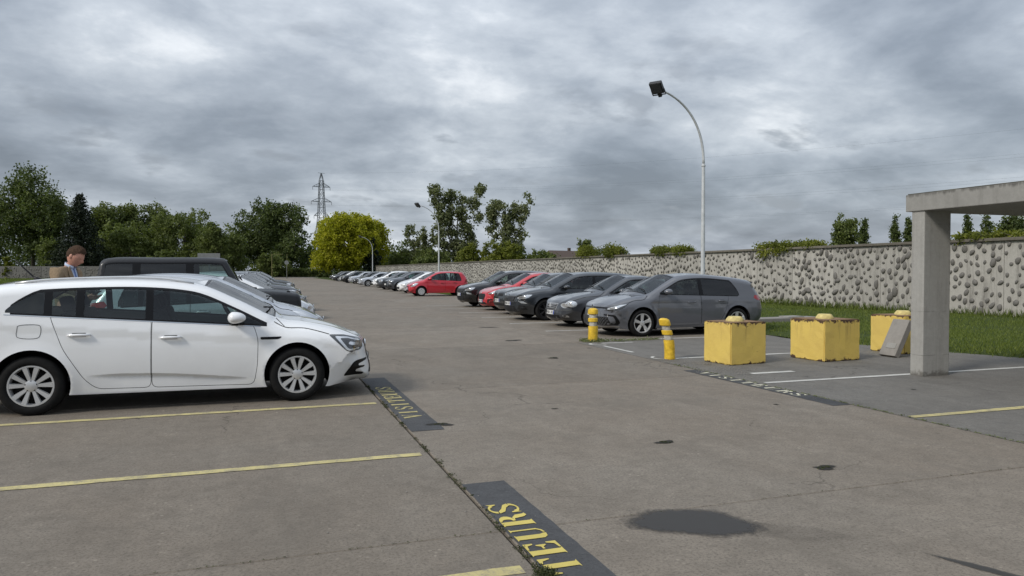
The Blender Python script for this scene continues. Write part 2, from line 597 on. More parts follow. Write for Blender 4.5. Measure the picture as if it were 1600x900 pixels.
# asphalt bays on the right, ragged edge towards the grass
edge = [(13.6, -12), (13.1, 4), (12.75, 9.0), (12.0, 11.3), (11.45, 13.4), (11.52, 14.32), (11.53, 40), (11.53, 172)]
pl = []
for (x0, y0), (x1, y1) in zip(edge[:5], edge[1:6]):
    k = max(2, int((y1 - y0) / 0.6))
    for i in range(k):
        s_ = i / k
        pl.append((x0 + (x1 - x0) * s_ + random.uniform(-0.09, 0.09), y0 + (y1 - y0) * s_))
pl.append(edge[5])
V = [(XR + 0.02, y, -0.001) for x, y in pl] + [(x, y, -0.001) for x, y in pl]
n = len(pl)
me = bpy.data.meshes.new('asphalt_bays')
me.from_pydata(V + [(XR + 0.02, y, -0.06) for x, y in pl], [], [(i, n + i, n + i + 1, i + 1) for i in range(n - 1)] + [(i, i + 1, 2 * n + i + 1, 2 * n + i) for i in range(n - 1)])
tag(link('asphalt_bays', me, None, MATS['asphalt']), kind='structure')

# grass verge up to the wall, gently uneven
WALL_X = 22.5
gx = np.concatenate([np.linspace(11.56, 14, 14), np.linspace(14.5, 45, 50)])
gy = np.linspace(-10, 175, 190)
VV = []
for j, y in enumerate(gy):
    for i, x in enumerate(gx):
        ex = np.interp(y, [e[1] for e in edge], [e[0] for e in edge])
        h = 0.035 * min(1, max(-1.5, (x - ex - 0.03) / 0.35)) + 0.05 * math.sin(x * 0.7 + 1.3 * math.sin(y * 0.31)) * min(1, max(0, (x - ex) / 3))
        VV.append((x, y, h if x > ex + 0.02 else -0.05))
a, b = len(gx), len(gy)
me = np_mesh('grass_verge', VV, [(j * a + i, j * a + i + 1, (j + 1) * a + i + 1, (j + 1) * a + i) for j in range(b - 1) for i in range(a - 1)], True)
tag(link('grass_verge', me, None, MATS['verge_soil']), kind='structure')

# pale kerb where the lot ends
mb = MB()
mb.box((-4.2, 173.4, 0.05), (34, 0.5, 0.16), None, 0.03)
tag(mb.obj('kerb', MATS['pillar_concrete']), kind='structure')


# ------------------------------------------------------------------ painted markings
def sheet(name, poly, z, mat, kind='structure', parent=None):
    me = bpy.data.meshes.new(name)
    me.from_pydata([(x, y, z) for x, y in poly], [], [tuple(range(len(poly)))])
    if me.polygons[0].normal.z < 0:
        me.flip_normals()
    o = link(name, me, parent, MATS[mat])
    return tag(o, kind=kind) if parent is None else o


def ragged(x0, x1, y0, y1, along='x', n=14, a=0.006):
    """stripe outline with slightly uneven edges"""
    p = []
    if along == 'x':
        for i in range(n + 1):
            p.append((x0 + (x1 - x0) * i / n, y0 + random.uniform(-a, a)))
        for i in range(n, -1, -1):
            p.append((x0 + (x1 - x0) * i / n, y1 + random.uniform(-a, a)))
    else:
        for i in range(n + 1):
            p.append((x0 + random.uniform(-a, a), y0 + (y1 - y0) * i / n))
        for i in range(n, -1, -1):
            p.append((x1 + random.uniform(-a, a), y0 + (y1 - y0) * i / n))
    return p


for k in range(-1, 11):
    y = 3.50 + 2.5 * k
    sheet('bay_line', ragged(-4.6, 1.27, y - 0.05, y + 0.05, 'x', 40), 0.004, 'yellow_line')
sheet('bay_line', ragged(6.47, 12.3, 5.80, 5.90), 0.004, 'yellow_line')
for y, x0, x1 in ((8.30, 6.55, 12.2), (11.15, 6.9, 10.6), (14.5, 7.0, 11.0), (17.3, 6.9, 11.2), (20.15, 6.9, 11.5), (23.0, 6.9, 11.5), (25.85, 6.9, 11.5), (28.7, 6.9, 11.5), (31.5, 6.9, 11.5)):
    sheet('bay_line', ragged(x0, x1, y - 0.05, y + 0.05, 'x', 24), 0.004, 'white_line')
# stray white strokes by the bollards
sheet('paint_stroke', ragged(6.62, 6.70, 12.25, 13.5, 'y', 10), 0.004, 'white_line')
sheet('paint_stroke', ragged(6.95, 7.72, 9.06, 9.18), 0.004, 'white_line')


def arc_stroke(cx, cy, r0, r1, a0, a1, sx=1.0, sy=1.0, n=18):
    o = [(cx + sx * r1 * math.cos(a), cy + sy * r1 * math.sin(a)) for a in np.linspace(a0, a1, n)]
    i = [(cx + sx * r0 * math.cos(a), cy + sy * r0 * math.sin(a)) for a in np.linspace(a1, a0, n)]
    return o + i


sheet('paint_stroke', arc_stroke(6.74, 13.85, 0.17, 0.23, R(80), R(290)), 0.0045, 'white_line')
sheet('paint_stroke', ragged(6.85, 7.6, 13.95, 14.04), 0.004, 'white_line')
sheet('paint_stroke', arc_stroke(6.80, 11.30, 0.22, 0.27, R(110), R(300)), 0.0045, 'white_line')

# ------------------------------------------------------------------ stencilled word
def letter(ch):
    """list of polygons, 0..1 high, about 0.62 wide, with stencil breaks and slab serifs"""
    def ar(cx, cy, rx0, ry0, rx1, ry1, a0, a1, n=9):
        o = [(cx + rx1 * math.cos(a), cy + ry1 * math.sin(a)) for a in np.linspace(R(a0), R(a1), n)]
        i = [(cx + rx0 * math.cos(a), cy + ry0 * math.sin(a)) for a in np.linspace(R(a1), R(a0), n)]
        return o + i
    stem = [(0.02, 0), (0.32, 0), (0.27, 0.05), (0.27, 0.95), (0.32, 1), (0.02, 1), (0.07, 0.95), (0.07, 0.05)]
    if ch == 'I':
        return [[(x + 0.12, y) for x, y in stem]]
    if ch == 'T':
        s2 = [(0.18, 0), (0.48, 0), (0.42, 0.05), (0.42, 0.98), (0.24, 0.98), (0.24, 0.05)]
        return [s2, [(0.20, 1.0), (0.0, 1.0), (0.0, 0.66), (0.04, 0.66), (0.10, 0.88), (0.20, 0.93)], [(0.46, 1.0), (0.66, 1.0), (0.66, 0.66), (0.62, 0.66), (0.56, 0.88), (0.46, 0.93)]]
    if ch == 'E':
        return [stem, [(0.32, 1.0), (0.60, 1.0), (0.60, 0.72), (0.55, 0.72), (0.50, 0.90), (0.32, 0.94)], [(0.32, 0.0), (0.62, 0.0), (0.62, 0.30), (0.57, 0.30), (0.50, 0.10), (0.32, 0.06)],
                [(0.32, 0.47), (0.42, 0.47), (0.48, 0.36), (0.52, 0.36), (0.52, 0.66), (0.48, 0.66), (0.42, 0.54), (0.32, 0.54)]]
    if ch == 'U':
        return [[(0.0, 1.0), (0.30, 1.0), (0.25, 0.95), (0.25, 0.20), (0.29, 0.10), (0.29, 0.0), (0.14, 0.04), (0.06, 0.16), (0.06, 0.95)],
                [(0.33, 0.0), (0.46, 0.04), (0.56, 0.18), (0.56, 0.95), (0.64, 1.0), (0.44, 1.0), (0.50, 0.95), (0.50, 0.20), (0.43, 0.10), (0.33, 0.07)]]
    if ch == 'R':
        return [stem, ar(0.32, 0.75, 0.10, 0.17, 0.28, 0.25, -90, 90), [(0.32, 0.50), (0.44, 0.46), (0.50, 0.12), (0.58, 0.0), (0.70, 0.03), (0.66, 0.10), (0.64, 0.36), (0.50, 0.52)]]
    if ch == 'S':
        return [ar(0.31, 0.74, 0.16, 0.20, 0.27, 0.26, 20, 172) , [(0.04, 0.74), (0.16, 0.74), (0.30, 0.58), (0.52, 0.44), (0.59, 0.28), (0.46, 0.24), (0.36, 0.38), (0.12, 0.54)],
                ar(0.31, 0.26, 0.16, 0.20, 0.28, 0.26, -172, -4), [(0.50, 0.80), (0.60, 0.98), (0.60, 0.66), (0.56, 0.66)], [(0.03, 0.34), (0.03, 0.02), (0.12, 0.20), (0.08, 0.34)]]
    if ch == 'V':
        return [[(-0.02, 1.0), (0.30, 1.0), (0.24, 0.95), (0.40, 0.26), (0.36, 0.0), (0.30, 0.0), (0.05, 0.95)], [(0.42, 0.20), (0.60, 0.95), (0.68, 1.0), (0.48, 1.0), (0.54, 0.95), (0.42, 0.34)]]
    return []


def word(label, x_top, x_foot, ys, mat, z, cell):
    """letters with heads at x_top and feet at x_foot, one per y position"""
    root = thing('stencilled_word', label, 'ground lettering', ((x_top + x_foot) / 2, sum(ys) / len(ys), 0), 0, 'stencilled words on the ground')
    bx, by = root.location.x, root.location.y
    up = 1 if x_top > x_foot else -1
    run = 1 if ys[-1] > ys[0] else -1
    for ch, yc in zip('VISITEURS', ys):
        V, F = [], []
        for pg in letter(ch):
            b = len(V)
            V += [((x_foot + (x_top - x_foot) * v) - bx, yc + run * (u - 0.32) * cell - by, z + 0.00001 * b) for u, v in pg]
            F.append(tuple(range(b, b + len(pg))))
        me = bpy.data.meshes.new('letter')
        me.from_pydata(V, [], F)
        bm = bmesh.new(); bm.from_mesh(me)
        bmesh.ops.triangulate(bm, faces=list(bm.faces))
        bm.normal_update()
        for f in bm.faces:
            if f.normal.z < 0:
                f.normal_flip()
        bm.to_mesh(me); bm.free()
        link('letter', me, root, MATS[mat])
    return root


sheet('text_backing', ragged(1.362, 1.685, 1.55, 5.04, 'y', 30, 0.004), 0.004, 'text_backing')
sheet('text_backing', ragged(1.362, 1.690, 6.87, 10.5, 'y', 30, 0.004), 0.004, 'text_backing')
sheet('text_backing', ragged(6.17, 6.415, 6.62, 9.75, 'y', 30, 0.008), 0.004, 'text_backing')
word('bright yellow stencilled word VISITEURS on dark patch, nearest the camera', 1.375, 1.575, [4.43 - 0.24 * (8 - i) for i in range(9)], 'yellow_letter', 0.008, 0.315)
word('faded yellow word VISITEURS on dark patch in front of the white estate', 1.415, 1.615, [7.58 + 0.243 * i for i in range(9)], 'yellow_letter_faded', 0.008, 0.30)
word('worn cream word VISITEURS along the right bays below the yellow blocks', 6.40, 6.22, [9.36 - 0.25 * i for i in range(9)], 'white_letter', 0.008, 0.28)


# wet patch, oil streak and holes in the concrete
def soft_mat(name, col, rough, dens):
    m, t, p = new_mat(name)
    out = m.node_tree.nodes['Material Output']
    p.inputs['Base Color'].default_value = (*col, 1)
    p.inputs['Roughness'].default_value = rough
    at = t.n('ShaderNodeAttribute', attribute_name='fade').outputs['Fac']
    pos = t.n('ShaderNodeNewGeometry').outputs['Position']
    nz = t.noise(pos, 16, 7, 0.7)
    k = t.math('MULTIPLY_ADD', t.math('SUBTRACT', nz, 0.5), 1.0, at)
    k = t.ramp(k, [(0.12, 0.0), (0.62, dens)])
    tr = t.n('ShaderNodeBsdfTransparent')
    mx = t.n('ShaderNodeMixShader')
    t.put(mx.inputs[0], k); t.put(mx.inputs[1], tr.outputs[0]); t.put(mx.inputs[2], p.outputs[0])
    t.put(out.inputs[0], mx.outputs[0])
    return m


soft_mat('wet', (0.040, 0.037, 0.034), 0.62, 0.90)
soft_mat('hole', (0.018, 0.017, 0.014), 0.95, 0.95)
soft_mat('oil', (0.035, 0.032, 0.028), 0.5, 0.75)


def stain(name, label, cat, cx, cy, rx, ry, rot, mat, z=0.005, seed=0, wob=0.22):
    r_ = random.Random(seed)
    ph = [r_.uniform(0, 6.28) for _ in range(5)]
    V, fade, F = [(0, 0, z)], [1.0], []
    n = 40
    rings = [0.3, 0.52, 0.68, 0.82, 0.97, 1.18]
    for q in rings:
        for k in range(n):
            a = 2 * math.pi * k / n
            w = 1 + wob * (0.5 * math.sin(2 * a + ph[0]) + 0.35 * math.sin(3 * a + ph[1]) + 0.2 * math.sin(5 * a + ph[2]))
            x, y = rx * q * w * math.cos(a), ry * q * w * math.sin(a)
            V.append((x * math.cos(rot) - y * math.sin(rot), x * math.sin(rot) + y * math.cos(rot), z))
            fade.append({0.3: 1.0, 0.52: 0.92, 0.68: 0.78, 0.82: 0.56, 0.97: 0.28, 1.18: 0.0}[q])
    for k in range(n):
        F.append((0, 1 + k, 1 + (k + 1) % n))
    for i in range(len(rings) - 1):
        for k in range(n):
            a, b = 1 + i * n + k, 1 + i * n + (k + 1) % n
            F.append((a, a + n, b + n, b))
    me = bpy.data.meshes.new(name)
    me.from_pydata(V, [], F)
    at = me.attributes.new('fade', 'FLOAT', 'POINT')
    at.data.foreach_set('value', fade)
    o = link(name, me, None, MATS[mat])
    o.location = (cx, cy, 0)
    return tag(o, label, cat, kind='stuff')


stain('wet_patch', 'dark wet patch on the concrete at the bottom of the lane', 'puddle', 2.49, 3.82, 0.36, 0.265, R(-28), 'wet', seed=3)
stain('oil_streak', 'dark oily streak on the concrete at the lower right', 'stain', 3.52, 2.72, 0.26, 0.035, R(-66), 'oil', seed=5)
stain('oil_smear', 'faint brown smear trailing from the wet patch', 'stain', 2.92, 3.50, 0.34, 0.15, R(-38), 'oil', seed=8, z=0.0045)
bpy.data.objects['oil_smear'].data.materials[0] = soft_mat('smear', (0.10, 0.088, 0.075), 0.8, 0.15)
for (x, y, r_, sd_) in ((3.43, 5.70, 0.075, 1), (4.16, 4.55, 0.085, 2), (1.70, 7.10, 0.10, 3), (3.1, 7.5, 0.03, 4), (5.6, 6.9, 0.03, 5), (4.9, 11.9, 0.10, 6), (5.3, 15.2, 0.16, 7), (5.9, 19.0, 0.2, 8), (8.0, 7.2, 0.03, 9), (6.2, 13.2, 0.05, 10)):
    stain('pothole', 'small dark broken hole in the concrete lane', 'hole', x, y, r_ * 1.1, r_ * 0.75, random.uniform(-0.5, 0.5), 'hole', seed=sd_, z=0.0055, wob=0.5)

# ------------------------------------------------------------------ stone-studded wall on the right
def stone_mesh(seed, sub=2):
    bm = bmesh.new()
    bmesh.ops.create_icosphere(bm, subdivisions=sub, radius=1)
    r_ = random.Random(seed)
    k = [Vector((r_.uniform(-2, 2), r_.uniform(-2, 2), r_.uniform(-2, 2))) for _ in range(3)]
    for v in bm.verts:
        d = 1 + 0.16 * math.sin(v.co.dot(k[0]) * 1.3) + 0.10 * math.sin(v.co.dot(k[1]) * 2.1 + 1)
        v.co *= d
    for f in bm.faces:
        f.smooth = True
    me = bpy.data.meshes.new('stone')
    bm.to_mesh(me); bm.free()
    me.materials.append(MATS['stone_grey'])
    return me


wall = thing('stone_studded_wall', 'long pale concrete wall studded with dark stones beyond the parked cars', 'wall', (WALL_X, 70, 0))
PW, WH = 2.45, 2.52
pan = MB()
pan.box((0, 0, 0), (0.22, PW - 0.018, WH), None, 0.008)
pan_me = pan.mesh('panel', mat=MATS['wall_concrete'])
y_start = 16.9 - 5 * PW
NP = 64
stones = []
for k in range(NP):
    o = link('panel', pan_me, wall)
    yc = y_start + PW * (k + 0.5)
    o.location = (0.11 + random.uniform(-0.008, 0.008), yc - 70, WH / 2 - 0.02)
    pts = []
    for _ in range(900):                       # dart throwing keeps the stones apart without rows
        y, z = yc + random.uniform(-PW / 2 + 0.08, PW / 2 - 0.08), random.uniform(0.12, WH - 0.10)
        if all((y - a) ** 2 + ((z - b) * 0.85) ** 2 > 0.212 ** 2 for a, b in pts):
            pts.append((y, z))
    for y, z in pts:
        stones.append((y, z, random.choice((0.066, 0.073, 0.082, 0.092, 0.112)) * random.uniform(0.85, 1.15)))
stones.sort(key=lambda q: math.hypot(WALL_X, q[0]) / q[2] ** 0.3 + (1000 if q[0] < 13.5 else 0))
SM = [stone_mesh(i, 1 if i > 3 else 2) for i in range(8)]
for (y, z, s_) in stones[:290]:
    o = link('stone', SM[random.randrange(4)], wall)
    o.location = (-0.012, y - 70, z)
    o.rotation_euler = (random.gauss(0.25, 0.45), random.uniform(-0.2, 0.2), random.uniform(-0.2, 0.2))
    o.scale = (s_ * 0.62, s_ * random.uniform(0.72, 0.95), s_ * random.uniform(1.0, 1.5))
Vs, Fs, b = [], [], 0
base = [(np.array([v.co[:] for v in m.vertices]), np.array([p.vertices[:] for p in m.polygons])) for m in SM[4:]]
for (y, z, s_) in stones[290:]:
    v, f = base[random.randrange(4)]
    a = random.uniform(0, 6.28)
    q = v * [s_ * 0.62, s_ * 0.9, s_ * 1.25]
    q = np.stack([q[:, 0], q[:, 1] * math.cos(a) - q[:, 2] * math.sin(a), q[:, 1] * math.sin(a) + q[:, 2] * math.cos(a)], 1)
    Vs.append(q + [-0.012, y - 70, z]); Fs.append(f + b); b += len(v)
tag(link('stones', np_mesh('stones', np.vstack(Vs), np.vstack(Fs), True), wall, MATS['stone_grey']), kind='stuff')
for k in range(NP // 4):
    mb = MB()
    mb.box((0.09, y_start + PW * 4 * (k + 0.5) - 70, WH + 0.035 + random.uniform(-0.006, 0.006)), (0.40, PW * 4 - 0.012, 0.10), None, 0.015)
    mb.obj('coping', MATS['wall_coping'], wall)

# far wall across the field on the left
fw_ = thing('far_field_wall', 'low grey stone-faced wall across the field behind the man', 'wall', (-38, 172, 0), R(-17))
mb = MB(); mb.box((0, 0, 0), (2.9, 0.25, 2.6), None, 0.02)
fp = mb.mesh('panel', mat=MATS['far_wall_concrete'])
for k in range(-26, 12):
    o = link('panel', fp, fw_)
    o.location = (k * 2.95, 0, 1.22)
for k in range(-26, 12):
    for _ in range(26):
        pass
Vs, Fs, b = [], [], 0
for k in range(-26, 12):
    for q_ in range(34):
        v, f = base[random.randrange(4)]
        s_ = random.uniform(0.09, 0.17)
        Vs.append(v * [s_, s_ * 0.5, s_ * 1.2] + [k * 2.95 + random.uniform(-1.35, 1.35), -0.13, random.uniform(0.15, 2.35)])
        Fs.append(f + b); b += len(v)
tag(link('stones', np_mesh('far_stones', np.vstack(Vs), np.vstack(Fs), True), fw_, MATS['stone_grey']), kind='stuff')
# ------------------------------------------------------------------ car builder
def catmull(pts, tags, step):
    """pts: list of 2d points, tags: per span; returns samples and per-sample tag index"""
    P = [np.array(p, float) for p in pts]
    out, tg = [], []
    n = len(P)
    for i in range(n - 1):
        p1, p2 = P[i], P[i + 1]
        p0 = P[i - 1] if i > 0 else 2 * p1 - p2
        p3 = P[i + 2] if i + 2 < n else 2 * p2 - p1
        L = np.linalg.norm(p2 - p1)
        k = max(2, int(round(L / step)))
        a = 0.5
        t0 = 0
        t1 = t0 + max(1e-6, np.linalg.norm(p1 - p0)) ** a
        t2 = t1 + max(1e-6, np.linalg.norm(p2 - p1)) ** a
        t3 = t2 + max(1e-6, np.linalg.norm(p3 - p2)) ** a
        for j in range(k):
            t = t1 + (t2 - t1) * j / k
            A1 = (t1 - t) / (t1 - t0) * p0 + (t - t0) / (t1 - t0) * p1
            A2 = (t2 - t) / (t2 - t1) * p1 + (t - t1) / (t2 - t1) * p2
            A3 = (t3 - t) / (t3 - t2) * p2 + (t - t2) / (t3 - t2) * p3
            B1 = (t2 - t) / (t2 - t0) * A1 + (t - t0) / (t2 - t0) * A2
            B2 = (t3 - t) / (t3 - t1) * A2 + (t - t1) / (t3 - t1) * A3
            out.append((t2 - t) / (t2 - t1) * B1 + (t - t1) / (t2 - t1) * B2)
            tg.append(tags[i])
    out.append(P[-1])
    tg.append(tags[-1])
    return np.array(out), tg


def pip(Q, poly):
    """vectorised point in polygon"""
    poly = np.asarray(poly, float)
    x, z = Q[:, 0], Q[:, 1]
    inside = np.zeros(len(Q), bool)
    j = len(poly) - 1
    for i in range(len(poly)):
        xi, zi = poly[i]
        xj, zj = poly[j]
        c = ((zi > z) != (zj > z)) & (x < (xj - xi) * (z - zi) / ((zj - zi) if zj != zi else 1e-12) + xi)
        inside ^= c
        j = i
    return inside


def ccw(poly):
    p = np.asarray(poly, float)
    a = np.sum(p[:, 0] * np.roll(p[:, 1], -1) - np.roll(p[:, 0], -1) * p[:, 1])
    return p if a > 0 else p[::-1]


def inset(poly, d):
    p = ccw(poly)
    n = len(p)
    out = []
    for i in range(n):
        e1 = p[i] - p[i - 1]
        e2 = p[(i + 1) % n] - p[i]
        n1 = np.array([-e1[1], e1[0]]) / (np.linalg.norm(e1) + 1e-9)
        n2 = np.array([-e2[1], e2[0]]) / (np.linalg.norm(e2) + 1e-9)
        b = n1 + n2
        L = np.linalg.norm(b)
        if L < 1e-6:
            out.append(p[i] + n1 * d)
            continue
        b /= L
        out.append(p[i] + b * d / max(0.35, float(np.dot(b, n1))))
    return np.array(out)


def rounded(poly, rad, seg=3):
    p = np.asarray(poly, float)
    out = []
    n = len(p)
    for i in range(n):
        a, b, c = p[i - 1], p[i], p[(i + 1) % n]
        la, lc = np.linalg.norm(a - b), np.linalg.norm(c - b)
        r = min(rad, la * 0.45, lc * 0.45)
        s = b + (a - b) / la * r
        e = b + (c - b) / lc * r
        for k in range(seg + 1):
            t = k / seg
            out.append((1 - t) ** 2 * s + 2 * t * (1 - t) * b + t * t * e)
    return np.array(out)


def subdivide(poly, step):
    p = np.asarray(poly, float)
    out = []
    for i in range(len(p)):
        a, b = p[i], p[(i + 1) % len(p)]
        k = max(1, int(math.ceil(np.linalg.norm(b - a) / step)))
        for j in range(k):
            out.append(a + (b - a) * j / k)
    return np.array(out)


def cdt(point_sets, loops, lines=()):
    V, E = [], []
    for ln in lines:
        b = len(V)
        V += [Vector((float(q[0]), float(q[1]))) for q in ln]
        E += [(b + i, b + i + 1) for i in range(len(ln) - 1)]
    for lp in loops:
        b = len(V)
        n = len(lp)
        V += [Vector((float(q[0]), float(q[1]))) for q in lp]
        E += [(b + i, b + (i + 1) % n) for i in range(n)]
    for ps in point_sets:
        V += [Vector((float(q[0]), float(q[1]))) for q in ps]
    v, e, f, *_ = delaunay_2d_cdt(V, E, [], 0, 1e-5)
    return np.array([(q.x, q.y) for q in v]), np.array([t for t in f if len(t) == 3], dtype=int)


ROUND = {  # rounding radius in side view, rounding depth across, crown, per stretch of the outline
    'tail': (0.34, 0.26, 0.03), 'rear_glass': (0.20, 0.20, 0.03), 'deck': (0.14, 0.20, 0.02), 'roof': (0.13, 0.20, 0.03),
    'windshield': (0.15, 0.15, 0.09), 'hood': (0.20, 0.26, 0.02), 'front': (0.62, 0.46, 0.05)}


class CarModel:
    def __init__(s, sp):
        s.sp = sp
        s.step = sp.get('step', 0.05)
        s.parts = []
        pts, tags = [], []
        for tg, seg in sp['sil']:
            for i, q in enumerate(seg):
                if pts and i == 0:
                    continue
                pts.append(q)
                if len(pts) > 1:
                    tags.append(tg)
        s.P, s.tg = catmull(pts, tags, s.step * 0.8)
        rd = dict(ROUND)
        rd.update(sp.get('round', {}))
        prm = np.array([rd[t] for t in s.tg])
        k = max(3, int(0.20 / s.step) | 1)
        pad = np.pad(prm, ((k, k), (0, 0)), mode='edge')
        ker = np.ones(k) / k
        s.prm = np.stack([np.convolve(pad[:, j], ker, 'same')[k:-k] for j in range(3)], 1)
        T = np.gradient(s.P, axis=0)
        T /= np.linalg.norm(T, axis=1)[:, None]
        s.nin = np.stack([T[:, 1], -T[:, 0]], 1)      # inward (outline runs tail -> roof -> nose, clockwise)
        s.build()

    # ---- surface
    def near(s, Q):
        A, B = s.P[:-1], s.P[1:]
        AB = B - A
        L2 = (AB ** 2).sum(1)
        d = np.empty(len(Q)); prm = np.empty((len(Q), 3))
        for c in range(0, len(Q), 1500):
            q = Q[c:c + 1500]
            t = ((q[:, None, :] - A[None]) * AB[None]).sum(2) / L2[None]
            t = np.clip(t, 0, 1)
            D = np.linalg.norm(q[:, None, :] - (A[None] + t[..., None] * AB[None]), axis=2)
            i = D.argmin(1)
            r = np.arange(len(q))
            d[c:c + 1500] = D[r, i]
            tt = t[r, i][:, None]
            prm[c:c + 1500] = s.prm[:-1][i] * (1 - tt) + s.prm[1:][i] * tt
        return d, prm

    def crease(s, x):
        x0, x1, za, zb_ = s.sp['scallop']
        t = np.clip((x - x0) / (x1 - x0), 0, 1)
        return za + (zb_ - za) * t + 0.05 * np.sin(np.pi * t) * (1 - 0.6 * t)

    def belt(s, x):
        return s.sp['belt'][0] + s.sp['belt'][1] * x

    def sec(s, Q):
        sp = s.sp
        x, z = Q[:, 0], Q[:, 1]
        W, zm = sp['W'], sp.get('zm', 0.62)
        b = s.belt(x)
        lo = 1 - 0.055 * (np.clip(zm - z, 0, None) / (zm - 0.18)) ** 2
        hi = 1 - 0.045 * (np.clip(np.minimum(z, b) - zm, 0, None) / (b - zm)) ** 2
        w = W * np.minimum(lo, 1) * hi
        up = np.clip(z - b, 0, None)
        w = w - sp.get('tumble', 0.26) * up - 0.10 * up ** 2
        xm = max(abs(s.P[:, 0].min()), s.P[:, 0].max())
        w = w * (1 - 0.035 * np.clip(np.abs(x) / xm, 0, 1) ** 3)
        for ax in (-sp['wb'] / 2, sp['wb'] / 2):
            rho = np.hypot(x - ax, z - sp['rt'])
            w = w + 0.016 * np.clip(1 - np.abs(rho - sp['rt'] - 0.06) / 0.12, 0, 1) ** 1.5 * (z < b)
        # shoulder crease
        zs = b - sp.get('shoulder', 0.11) - 0.02 * x / xm
        w = w + 0.009 * np.clip(1 - np.abs(z - zs) / 0.09, 0, 1) * np.clip((xm - np.abs(x)) / 0.5, 0, 1)
        # scallop low in the doors
        if sp.get('scallop'):
            x0, x1, za, zb_ = sp['scallop']
            zz = s.crease(x)
            lim = np.clip((x - x0) / 0.35, 0, 1) * np.clip((x1 - x) / 0.35, 0, 1)
            w = w - 0.030 * lim * np.clip((zz - z + 0.004) / 0.024, 0, 1) * np.clip(1.0 - (zz - z) / 0.22, 0, 1)
        return w

    def Y(s, Q):
        Q = np.asarray(Q, float)
        d, prm = s.near(Q)
        u = 1 - np.clip(d / prm[:, 0], 0, 1)
        return s.sec(Q) - prm[:, 1] * (1 - np.sqrt(np.clip(1 - u * u, 0, 1)))

    def nrm(s, Q):
        e = 0.0015
        dx = (s.Y(Q + [e, 0]) - s.Y(Q - [e, 0])) / (2 * e)
        dz = (s.Y(Q + [0, e]) - s.Y(Q - [0, e])) / (2 * e)
        N = np.stack([-dx, np.ones(len(Q)), -dz], 1)
        d, _ = s.near(Q)
        edge = np.where(d < 0.004)[0]
        for i in edge:
            k = np.linalg.norm(s.P - Q[i], axis=1).argmin()
            n = -s.nin[k]
            N[i] = (n[0], 0.12, n[1])
        return N / np.linalg.norm(N, axis=1)[:, None]

    def add(s, name, mesh, mat, parent=-1, loc=None, rot=None, label=None):
        s.parts.append((name, mesh, mat, parent, loc, rot, label))
        return len(s.parts) - 1

    def roof_z(s, x):
        """highest outline z at x"""
        A, B = s.P[:-1], s.P[1:]
        m = ((A[:, 0] <= x) & (B[:, 0] >= x)) | ((A[:, 0] >= x) & (B[:, 0] <= x))
        if not m.any():
            return 0
        t = (x - A[m, 0]) / np.where(np.abs(B[m, 0] - A[m, 0]) < 1e-9, 1, B[m, 0] - A[m, 0])
        return float((A[m, 1] + t * (B[m, 1] - A[m, 1])).max())

    # ---- window band
    def band(s, a, b, low, topoff, n=40):
        """polygon between belt and roof offset from x=a to x=b"""
        xr0, xr1 = s.sp['dlo'][0], s.sp['dlo'][1]
        bot, top = [], []
        for i in range(n + 1):
            x = a + (b - a) * i / n
            zb = s.belt(x) + low
            # distance-true offset from the outline
            zt = s.roof_z(x) - topoff
            q = np.array([[x, zt]])
            for _ in range(6):
                d = s.near(q)[0][0]
                q[0, 1] -= max(0, (topoff - d)) * 1.1
            zt = q[0, 1]
            if xr1 > xr0 and x < xr1:      # slanted rear edge
                zt = min(zt, s.belt(xr0) + max(0.0, (x - xr0) / (xr1 - xr0)) ** 0.62 * (s.roof_z(xr1) - topoff - s.belt(xr0)))
            if zt > zb + 0.012:
                bot.append((x, zb)); top.append((x, zt))
        return np.array(bot + top[::-1])

    def build(s):
        sp = s.sp
        st = s.step
        hw, rt = sp['wb'] / 2, sp['rt']
        Ra = sp.get('Ra', rt + 0.055)
        arches = []
        for ax in (-hw, hw):
            arches.append([(ax + Ra * math.cos(a), rt + 0.012 + Ra * math.sin(a)) for a in np.linspace(0, 2 * math.pi, 44, endpoint=False)])
        zs = sp.get('sill', 0.2)
        P = s.P
        bottom = [(hw + Ra, P[-1][1] - 0.01), (hw - Ra, zs), (-hw + Ra, zs + 0.015), (-hw - Ra, P[0][1] - 0.01)]
        outline = np.vstack([P, subdivide(np.vstack([P[-1:], bottom, P[:1]]), 0.12)[1:-1]]) if False else np.vstack([P, bottom])
        toff = sp['dlo'][2]
        xfb = sp['dlo'][3]
        dlo = s.band(sp['dlo'][0], xfb, 0.0, toff)
        dlo = subdivide(dlo, 0.08)
        edges_x = [sp['dlo'][0] + 0.02] + sp['pillars'] + [xfb - 0.02]
        glasses = []
        pw = sp.get('pillar_w', 0.045)
        for i in range(len(edges_x) - 1):
            a = edges_x[i] + (pw if i else 0.0)
            b = edges_x[i + 1] - (pw if i < len(edges_x) - 2 else 0.0)
            g = s.band(a, b, 0.02, toff + 0.028)
            if len(g) > 4:
                glasses.append(rounded(g, 0.03, 2) if len(g) < 30 else g)
        doors = []
        for dp in sp.get('doors', []):
            doors.append(subdivide(rounded(ccw(dp), 0.07, 4), 0.10))
        lights = [(nm, mt, subdivide(rounded(ccw(pl), 0.025, 3), 0.05)) for nm, mt, pl in sp.get('lights', [])]
        loops = [outline, dlo] + glasses + [l[2] for l in lights]
        din = []
        for dpoly in doors:
            loops.append(dpoly)
            ii = inset(dpoly, 0.006)
            din.append(ii)
            loops.append(ii)
        loops += arches
        # scattered interior points
        sets = []
        for fr in (0.012, 0.05, 0.12, 0.22, 0.36, 0.55, 0.8, 1.05):
            dd = s.prm[:, 0] * fr
            q = s.P + s.nin * dd[:, None]
            d, _ = s.near(q)
            ok = (d > dd * 0.85) & pip(q, outline)
            sets.append(q[ok][::1 if fr < 0.3 else 2])
